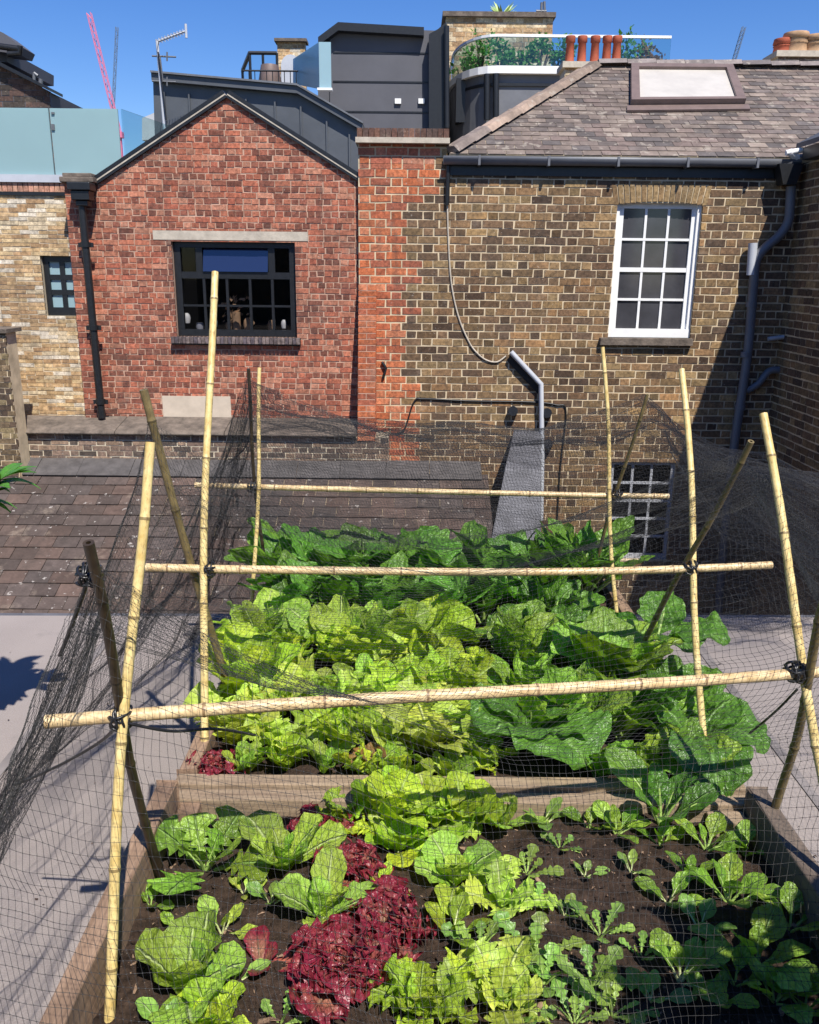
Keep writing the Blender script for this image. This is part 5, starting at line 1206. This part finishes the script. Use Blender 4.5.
NEAR += [(a_, b_, k_, s_, l_, dict(n=5 if k_ != 'arugula' else 7)) for a_, b_, k_, s_, l_ in EXTRA]
NEAR = [(a_, b_, k_, s_ * {'lollo': .62, 'young': .85, 'youngdark': .82, 'arugula': .82, 'romaine': .82, 'lime': .70, 'yellow': .74, 'frilly': .75}.get(k_, .8), l_, q_) for a_, b_, k_, s_, l_, q_ in NEAR]
CAT = {'arugula': ('rocket_plant', 'rocket'), 'romaine': ('romaine_lettuce', 'lettuce'), 'young': ('seedling', 'seedling'), 'youngdark': ('young_chard', 'chard'), 'lollo': ('red_lettuce', 'lettuce'), 'bronze': ('bronze_lettuce', 'lettuce'), 'yellow': ('lettuce', 'lettuce'), 'lime': ('lettuce', 'lettuce'), 'frilly': ('lettuce', 'lettuce')}
for px, py, kd, s, lb, kw in NEAR:
    p = G(px, py, ZS); nm_, ct_ = CAT[kd]
    plant(nm_, kd, p.x, min(p.y, YM - .07), s, lb, ct_, **kw)
# the lone spinach leaf lying pale over the soil, and dry scraps
# ================================================================== CANES
def cane_pts(a, b, r, seed, node=.19, bend=.006, sag=0):
    rn = random.Random(seed); a, b = Vector(a), Vector(b); L = (b - a).length; d = (b - a).normalized(); s_ = d.orthogonal().normalized(); t_ = d.cross(s_)
    n = max(2, int(L / node)); pts, rad, vv = [], [], []
    o1, o2 = rn.uniform(0, 6.28), rn.uniform(0, 6.28)
    def P_(u): return a + d * (L * u) + s_ * bend * math.sin(u * 5 + o1) + t_ * bend * .7 * math.sin(u * 8 + o2) - Vector((0, 0, sag * 4 * u * (1 - u)))
    ts = [0]; cs = []
    for k in range(n):
        c = (k + .5 + rn.uniform(-.22, .22)) / n; cs.append(c)
        ts += [c - .012 / L, c - .004 / L, c, c + .004 / L, c + .012 / L, (k + 1) / n]
    for u in ts:
        near = min(abs(u - c_) for c_ in cs) * L; kk = min(range(n), key=lambda q_: abs(u - cs[q_]))
        rr = r * (1.0 + .10 * (near < .003) + .05 * (near < .006) - .03 * (near > .006) * (near < .02)) * (1.04 - .10 * u); pts.append(P_(u)); rad.append(rr); vv.append(kk + .5 + (u - cs[kk]) * n * .9)
    return pts, rad, vv
def cane(name, a, b, r, mat, label, cat, group, seed, sag=0):
    pts, rad, vv = cane_pts(a, b, r * .92, seed, bend=.004 if 'ridge' in name else .008, sag=sag); mb = MB(); n = 12; vs = []; uv = []
    ref = None
    for i, p in enumerate(pts):
        t = (pts[min(i + 1, len(pts) - 1)] - pts[max(i - 1, 0)]).normalized()
        if ref is None: ref = t.orthogonal().normalized()
        ref = (ref - t * ref.dot(t)).normalized(); b_ = t.cross(ref)
        for k in range(n): q = 2 * math.pi * k / n; vs.append(p + (ref * math.cos(q) + b_ * math.sin(q)) * rad[i]); uv.append((k / n, vv[i]))
    mb.add(vs, [(i * n + k, i * n + (k + 1) % n, (i + 1) * n + (k + 1) % n, (i + 1) * n + k) for i in range(len(pts) - 1) for k in range(n)], 0, uvs=uv, smooth=True)
    for e, o in ((0, 1), (len(pts) - 1, -1)):                       # hollow cut ends
        ring = vs[e * n:(e + 1) * n]; c = pts[e]; inn = [c + (Vector(v) - c) * .45 for v in ring]; deep = [v + (pts[1] - pts[0]).normalized() * .02 * o for v in inn]
        v = list(ring) + inn + deep
        f = [(k, (k + 1) % n, n + (k + 1) % n, n + k) for k in range(n)] + [(n + k, n + (k + 1) % n, 2 * n + (k + 1) % n, 2 * n + k) for k in range(n)] + [tuple(range(2 * n, 3 * n))]
        mb.add(v, f if o < 0 else [tuple(reversed(q)) for q in f], 0, uvs=[(.1, .1)] * len(v))
    return mb.build(name, M[mat], label=label, cat=cat, group=group)
def upright(label, mat, r, foot, tie, top, seed, D_tie, z0=None):
    """foot (pixel or point in the soil), crossing the ridge cane, and the height of the tip in the photo"""
    f = Vector(foot); t = Vector(tie); d = (t - f)
    best = None
    for k in range(1, 400):
        p = f + d * (1 + k * .01)
        if proj(p)[1] <= top[1]: best = p; break
    p = best or f + d * 2
    q = W(top[0], top[1], p.y); p = Vector((q.x, p.y, q.z))
    return cane('bamboo_cane', f, p, r, mat, label, 'cane', 'upright bamboo canes of the frame', seed), f, p
UP = 'upright bamboo canes of the frame'
def ridge_cane(pa, pb, r, label, seed, sag=0):
    a, b = G(*pa, .8), G(*pb, .8); return cane('ridge_cane', a, b, r, 'bar', label, 'cane', 'ridge canes across the bed', seed, sag), a, b
rc1, a1, b1 = ridge_cane((45, 723), (940, 662), .0135, 'pale bamboo ridge cane across the front, nearest the camera', 1)
rc2, a2, b2 = ridge_cane((146, 567), (771, 564), .0125, 'pale bamboo ridge cane across the middle of the far bed', 2, .022)
rc3, a3, b3 = ridge_cane((195, 486), (669, 496), .0115, 'thin bamboo ridge cane across the back', 3)
def on(a, b, px):      # the point of a ridge cane that lies at this picture column
    lo, hi = 0.0, 1.0
    for _ in range(40):
        m_ = (lo + hi) / 2
        if proj(a.lerp(b, m_))[0] < px: lo = m_
        else: hi = m_
    return a.lerp(b, lo) - Vector((0, 0, (.022 if a is a2 else 0) * 4 * lo * (1 - lo)))
T = {}
T['fl'] = on(a1, b1, 120); T['fr'] = on(a1, b1, 795); T['ml'] = on(a2, b2, 208); T['mr'] = on(a2, b2, 691); T['bl'] = on(a3, b3, 253); T['br'] = on(a3, b3, 617)
tips = {}
def up(key, lab, mat, r, fx, fy_, top, seed, dy):
    f = Vector((fx, fy_, SZ(fx, fy_) - .06)); t = T[key] + Vector((0, dy, 0)); _, f_, p = upright(lab, mat, r, f, t, top, seed, 0); tips[seed] = p
pf = G(103, 1022, ZS); up('fl', 'long yellow cane at the front left, leaning away from the camera', 'cane', .0105, pf.x, pf.y, (145, 442), 11, -.012)
pf = G(163, 868, ZS); up('fl', 'dark brown cane at the front left with a black twine on its tip', 'cane_dark', .0105, pf.x, pf.y, (83, 544), 12, .012)
pf = G(205, 706, ZS + .1); up('ml', 'tallest yellow cane, rising past the wide steel window', 'cane', .0115, T['ml'].x, 2.02, (214, 272), 13, -.014)
up('ml', 'thick olive brown cane crossing the tallest yellow one, its cut tip towards the camera', 'cane_olive', .0125, -.535, 2.34, (145, 389), 14, .014)
up('bl', 'slender yellow cane at the back left', 'cane', .0085, T['bl'].x, 2.98, (262, 368), 15, -.012)
up('bl', 'slender dark cane at the back left beside the yellow one', 'cane_dark', .0075, T['bl'].x + .02, 3.28, (246, 369), 16, .012)
up('br', 'slender yellow cane at the back right, leaning left', 'cane', .0085, T['br'].x + .02, 2.98, (602, 347), 17, -.012)
up('br', 'short brown cane at the back right, leaning right', 'cane_olive', .0075, T['br'].x - .06, 3.28, (647, 394), 18, .012)
up('mr', 'upright yellow cane at the middle right, below the sash window', 'cane', .0105, T['mr'].x + .01, 2.04, (682, 369), 19, -.013)
up('mr', 'olive cane at the middle right, leaning to the right', 'cane_olive', .0095, T['mr'].x - .10, 2.58, (752, 440), 20, .013)
pf = G(826, 880, 0.1); up('fr', 'long yellow cane at the front right, standing outside the side board', 'cane', .0105, .90, 1.36, (763, 414), 21, .012)
pf = G(757, 815, ZS); up('fr', 'olive brown cane at the front right, leaning out of the picture', 'cane_olive', .0105, pf.x, min(pf.y, YM - .08), (838, 560), 22, -.014)
# twine knots at each crossing
def knot(c, label, seed):
    mb = MB(); rn = random.Random(seed)
    pts = []
    for i in range(70):
        a = i * .55; ax = rn.uniform(-.004, .004); r = .020 + rn.uniform(-.002, .004)
        pts.append(c + Vector((math.cos(a * .37) * .010 + ax, math.sin(a) * r, math.cos(a) * r)) if i < 35 else c + Vector((math.cos(a) * r * .95, math.sin(a) * r, math.sin(a * .3) * .012 + ax)))
    mb.tube(smooth(pts, 3), .0027, 5)
    return mb.build('twine_knot', M['twine'], label=label, cat='twine', group='twine knots tying the canes')
for i, (k, lb) in enumerate((('fl', 'front left'), ('fr', 'front right'), ('ml', 'middle left'), ('mr', 'middle right'), ('bl', 'back left'), ('br', 'back right'))):
    knot(T[k], 'black twine knot tying the canes where they cross at the ' + lb, i)
def cord(pts, r, mat, label):
    mb = MB(); mb.tube(smooth(pts, 8), r, 6); mb.build('cord', mat, label=label, cat='cord')
fl = T['fl']
cord([W(15, 785, 1.62), W(60, 765, 1.55), W(100, 742, 1.47), fl + Vector((0, -.02, -.005))], .0034, M['twine'], 'black cord stretched from the front left crossing down to the left')
cord([fl + Vector((.01, -.015, 0)), W(170, 731, 1.43), W(215, 729, 1.5), W(255, 735, 1.58)], .0030, M['twine'], 'black cord running right from the front left crossing under the ridge cane')
fr = T['fr']
cord([fr + Vector((.0, -.02, -.03)), W(775, 712, 1.66), W(750, 733, 1.75)], .0028, M['twine'], 'short black cord hanging left from the front right crossing')
cord([W(90, 575, 1.33), W(80, 603, 1.36), W(68, 635, 1.4), W(60, 655, 1.45)], .004, M['twine'], 'bunched black string hanging from the dark front left cane')
knot(W(90, 575, 1.345), 'black twine knot near the tip of the dark front left cane', 9)

# ================================================================== NETTING
def lerp(a, b, t): return a + (b - a) * t
def key(tab, y):
    if y <= tab[0][0]: return tab[0][1]
    for (y0, v0), (y1, v1) in zip(tab, tab[1:]):
        if y <= y1:
            t = (y - y0) / (y1 - y0); t = t * t * (3 - 2 * t); return tuple(lerp(p, q, t) for p, q in zip(v0, v1))
    return tab[-1][1]
t12, t14, t16, t17, t18, t20, t21 = (tips[k] for k in (12, 14, 16, 17, 18, 20, 21))
# profile rows along the bed: (left ground x, left shoulder x, z, centre z, right shoulder x, z, right far x, z)
TAB = [
 (0.86, (-.98, -.60, .52, .50, .84, .52, 1.25, .10)),
 (1.02, (-1.02, -.62, .72, .62, .86, .66, 1.3, .08)),
 (t12.y, (-1.08, t12.x, t12.z - .05, .82, .88, .92, 1.4, .06)),
 (1.50, (-1.14, -.64, .92, .83, .92, 1.0, 1.5, .05)),
 (t21.y, (-1.20, -.66, .93, .84, t21.x, t21.z - .12, 1.6, .05)),
 (t14.y, (-1.26, t14.x, t14.z - .08, .86, .92, 1.02, 1.75, .2)),
 (t20.y + .1, (-1.28, -.66, 1.02, .85, t20.x, t20.z - .05, 1.85, .5)),
 (2.6, (-1.22, -.64, .96, .87, .95, .93, 1.9, .6)),
 (t16.y, (-1.05, t16.x, t16.z - .03, 1.0, t18.x, t18.z - .03, 1.9, .78)),
 (3.20, (-1.02, t16.x - .02, 1.10, 1.06, .90, 1.06, 1.95, .86)),
 (3.42, (-.98, -.66, 1.02, 1.0, .95, .98, 1.98, .84)),
 (3.55, (-.96, -.68, .62, .60, .96, .62, 1.98, .45)),
 (3.66, (-.95, -.70, .08, .06, .98, .06, 1.98, .03)),
]
def sect(y, foldph):
    gx, lx, lz, cz, rx, rz, fx, fz = key(TAB, y)
    pts = []
    def seg(p, q, n, sag, last=False):
        for i in range(n + (1 if last else 0)):
            t = i / n; x = lerp(p[0], q[0], t); z = lerp(p[1], q[1], t) - sag * 4 * t * (1 - t); pts.append((x, z))
    seg((gx, .012), (lx, lz), 60, .10)
    mx = (lx + rx) / 2
    seg((lx, lz), (mx, cz), 30, .035); seg((mx, cz), (rx, rz), 30, .035)
    seg((rx, rz), (fx, fz), 40, .07, True)
    return np.array(pts)
CELL = .0135
NU = None
ys = [TAB[0][0]]; 
# rows spaced evenly along the slope of the centre line
yy = TAB[0][0]; rows_y = []
zprev = key(TAB, yy)[3]; acc = 0; rows_y.append(yy)
while yy < TAB[-1][0]:
    yy += .001; z = key(TAB, yy)[3]; acc += math.hypot(.001, z - zprev); zprev = z
    if acc >= CELL: rows_y.append(yy); acc = 0
ref = sect(2.2, 0); NU = int(np.hypot(*np.diff(ref, axis=0).T).sum() / CELL)
NV = len(rows_y); GRID = np.zeros((NV, NU, 3))
for j, y in enumerate(rows_y):
    p = sect(y, 0); d = np.concatenate([[0], np.cumsum(np.hypot(*np.diff(p, axis=0).T))]); u = np.linspace(0, d[-1], NU)
    GRID[j, :, 0] = np.interp(u, d, p[:, 0]); GRID[j, :, 2] = np.interp(u, d, p[:, 1]); GRID[j, :, 1] = y
for j in range(NV):
    for i in range(NU):
        x, y, z = GRID[j, i]; s = i / NU
        e1 = noise.noise((s * 9, j * .055, 2.0)); e2 = noise.noise((s * 9, j * .055, 9.0)); e3 = noise.noise((s * 40, j * .4, 5.0)); e4 = noise.noise((s * 40, j * .4, 15.0))
        side = min(1, abs(s - .5) * 2.6)
        w1 = noise.noise((s * 13, j * .028, 31.0)); w2 = noise.noise((s * 13, j * .028, 41.0)); GRID[j, i] += (w1 * .03, w2 * .035, w1 * w2 * .03 if z > .05 else 0)
        fold = math.sin(y * 21 + 3 * noise.noise((y * 2, s * 3, 1)) + 2 * s) * .022 * side
        GRID[j, i] += (e1 * .035 * side + e3 * .009 + fold * .6, e2 * .05 * side + e4 * .009 + fold, e2 * .025 * (1 - .4 * side) + e3 * .003 if z > .03 else 0)
        if GRID[j, i][2] < .008: GRID[j, i][2] = .008
def net_mesh(GRID, r, skip):
    NV, NU, _ = GRID.shape; V = []; Fc = []
    base = 0; chunks_v = []; chunks_f = []
    def strands(A):          # A: n_strand x n_pts x 3
        nonlocal base
        n, m, _ = A.shape
        T_ = np.gradient(A, axis=1); T_ /= (np.linalg.norm(T_, axis=2, keepdims=True) + 1e-9)
        ref = np.array([.31, .2, .93]); B = np.cross(T_, ref); B /= (np.linalg.norm(B, axis=2, keepdims=True) + 1e-9); N_ = np.cross(B, T_)
        ring = [A + r * (math.cos(q) * B + math.sin(q) * N_) for q in (math.pi / 2, math.pi * 7 / 6, math.pi * 11 / 6)]
        R_ = np.stack(ring, axis=2).reshape(-1, 3); chunks_v.append(R_)
        ii = (np.arange(n)[:, None] * m + np.arange(m - 1)[None, :]).reshape(-1) * 3 + base
        for k in range(3):
            k2 = (k + 1) % 3; chunks_f.append(np.stack([ii + k, ii + k2, ii + 3 + k2, ii + 3 + k], axis=1))
        base += n * m * 3
    strands(GRID); strands(GRID.transpose(1, 0, 2))
    return np.concatenate(chunks_v), np.concatenate(chunks_f)
Vn, Fn = net_mesh(GRID, .00034, 1)
def layer(j0, j1, i0, i1, dx, dy, dz, sd, amp):
    A = GRID[j0:j1, i0:i1].copy()
    for j in range(A.shape[0]):
        for i in range(A.shape[1]):
            q = (i * .05, j * .05, sd); A[j, i] += (dx + amp * noise.noise(q), dy + amp * 1.3 * noise.noise((q[0] + 7, q[1], sd)) + .012 * math.sin(j * .5 + i * .13 + sd), dz + amp * noise.noise((q[0], q[1] + 9, sd)))
            A[j, i][2] = max(A[j, i][2], .006)
    return A
def net_knots(A, r):
    P = A.reshape(-1, 3); o = np.array([(1, 0, 0), (-1, 0, 0), (0, 1, 0), (0, -1, 0), (0, 0, 1), (0, 0, -1)]) * r
    v = (P[:, None, :] + o[None]).reshape(-1, 3); t = np.array([(0, 2, 4, 4), (2, 1, 4, 4), (1, 3, 4, 4), (3, 0, 4, 4), (2, 0, 5, 5), (1, 2, 5, 5), (3, 1, 5, 5), (0, 3, 5, 5)])
    q = np.array([(0, 2, 1, 3), (0, 4, 1, 5), (2, 4, 3, 5)])        # three crossed squares make each tiny knot
    return v, ((np.arange(len(P)) * 6)[:, None, None] + q[None]).reshape(-1, 4)
jj = lambda y: min(range(NV), key=lambda k: abs(rows_y[k] - y))
vs_, fs_ = [Vn], [Fn]; nb_ = len(Vn)
for L_ in (layer(jj(2.9), NV - 1, int(NU * .1), NU - 1, .01, .05, -.015, 3.0, .05), layer(jj(3.05), NV - 12, int(NU * .2), NU - 1, 0, -.03, -.03, 8.0, .07), layer(jj(1.9), NV - 4, 0, int(NU * .22), -.02, .02, -.01, 5.0, .06),
           layer(jj(2.2), NV - 8, int(NU * .74), NU - 1, -.02, .02, -.05, 14.0, .08)):
    v_, f_ = net_mesh(L_, .00042, 1); vs_.append(v_); fs_.append(f_ + nb_); nb_ += len(v_)
v_, f_ = net_knots(GRID[:jj(2.7)], .0012); vs_.append(v_); fs_.append(f_ + nb_); nb_ += len(v_)
Vn = np.concatenate(vs_); Fn = np.concatenate(fs_)
org = np.array([0.1, 2.2, 0.0])
me = bpy.data.meshes.new('garden_net'); me.vertices.add(len(Vn)); me.vertices.foreach_set('co', (Vn - org).reshape(-1))
me.loops.add(len(Fn) * 4); me.loops.foreach_set('vertex_index', Fn.reshape(-1).astype(np.int32))
me.polygons.add(len(Fn)); me.polygons.foreach_set('loop_start', np.arange(0, len(Fn) * 4, 4, dtype=np.int32)); me.polygons.foreach_set('loop_total', np.full(len(Fn), 4, dtype=np.int32))
me.materials.append(M['net']); me.update(calc_edges=True)
neto = bpy.data.objects.new('garden_net', me); COL.objects.link(neto); neto.location = org
tag(neto, 'fine black mesh netting draped over the bamboo frame and both raised beds', 'net')

mb = MB(); rn = random.Random(44)
for i in range(1600):
    x, y = rn.uniform(-2.6, 2.6), rn.uniform(1.0, 3.6)
    if BX0 - .02 < x < BX1 + .02: continue
    near = min(abs(x - BX0), abs(x - BX1))
    if rn.random() > math.exp(-near * 2.2) + .12: continue
    s = .0022 * math.exp(rn.gauss(0, .5)); z = .004
    p = [Vector((x + rn.gauss(0, s), y + rn.gauss(0, s), z + rn.uniform(0, s * 1.2))) for _ in range(5)]
    mb.add(p, [(0, 1, 2), (0, 2, 3), (0, 3, 1), (1, 4, 2), (2, 4, 3), (1, 3, 4)], 0 if rn.random() < .7 else 1)
mb.build('grit', [M['soil'], M['wood_y']], label='grit and spilt soil scattered on the grey terrace felt beside the bed', cat='debris', kind='stuff')
# ================================================================== shrubs on the terrace (one reaches into the picture at the left, one unseen, added right of the bed for its shade)
def tall_shrub(x, y, h, label, seed, nl=60, rad=.28, lf=.15, tips_=()):
    r_ = thing('potted_shrub', (x, y, 0), label, 'shrub'); rn = random.Random(seed); ms = MB(); ml = MB()
    mp = MB(); mp.tube([(x, y, .004), (x, y, .02), (x, y, .28), (x, y, .29), (x, y, .32)], [.10, .11, .15, .165, .165], 20); mp.build('pot', M['terracotta'], r_)
    tl = [Vector((x + math.cos(a) * rad * rn.uniform(.3, 1), y + math.sin(a) * rad * rn.uniform(.3, 1), h * rn.uniform(.65, 1))) for a in [rn.uniform(0, 6.28) for _ in range(9)]]
    for b, tip in enumerate(list(tips_) + tl):
        mid = Vector((x, y, .3)).lerp(tip, .5) + Vector((rn.uniform(-.05, .05), rn.uniform(-.05, .05), .08)); pts = smooth([Vector((x, y, .28)), mid, tip], 6)
        ms.tube(pts, [.009 * (1 - .6 * i / len(pts)) for i in range(len(pts))], 6)
        sp = b < len(tips_)
        for k in range(nl // 9):
            p = pts[int(len(pts) * rn.uniform(.4, .99))] if not (sp and k < 9) else pts[-1]; az = rn.uniform(0, 6.28); e = rn.uniform(-.1, .9); v = rn.uniform(.8, 1.2)
            leaf(ml, p, az, lf * rn.uniform(.7, 1.15) * (.7 if sp else 1), 'shrub', e, e - .8, rn, 1.0, .15, .05, 2, .01, 8, 2, 0, (v, v, v))
    ms.build('stems', M['bark'], r_); ml.build('foliage', M['leaf_shrub'], r_)
pL = W(0, 480, 2.45); tall_shrub(-1.62, 2.3, 1.75, 'bright green leafy shrub whose leaf tips show at the left edge over the tiled roof', 5, nl=900, rad=.40, lf=.15, tips_=[pL])
tall_shrub(1.12, .52, 1.5, 'leafy potted shrub standing right of the raised bed, beyond the picture edge', 6, nl=460, rad=.52, lf=.15, tips_=[Vector((.72, .62, 1.25)), Vector((.62, .85, .95)), Vector((.85, .8, 1.3))])  # out of view, added to shade the near bed's right corner
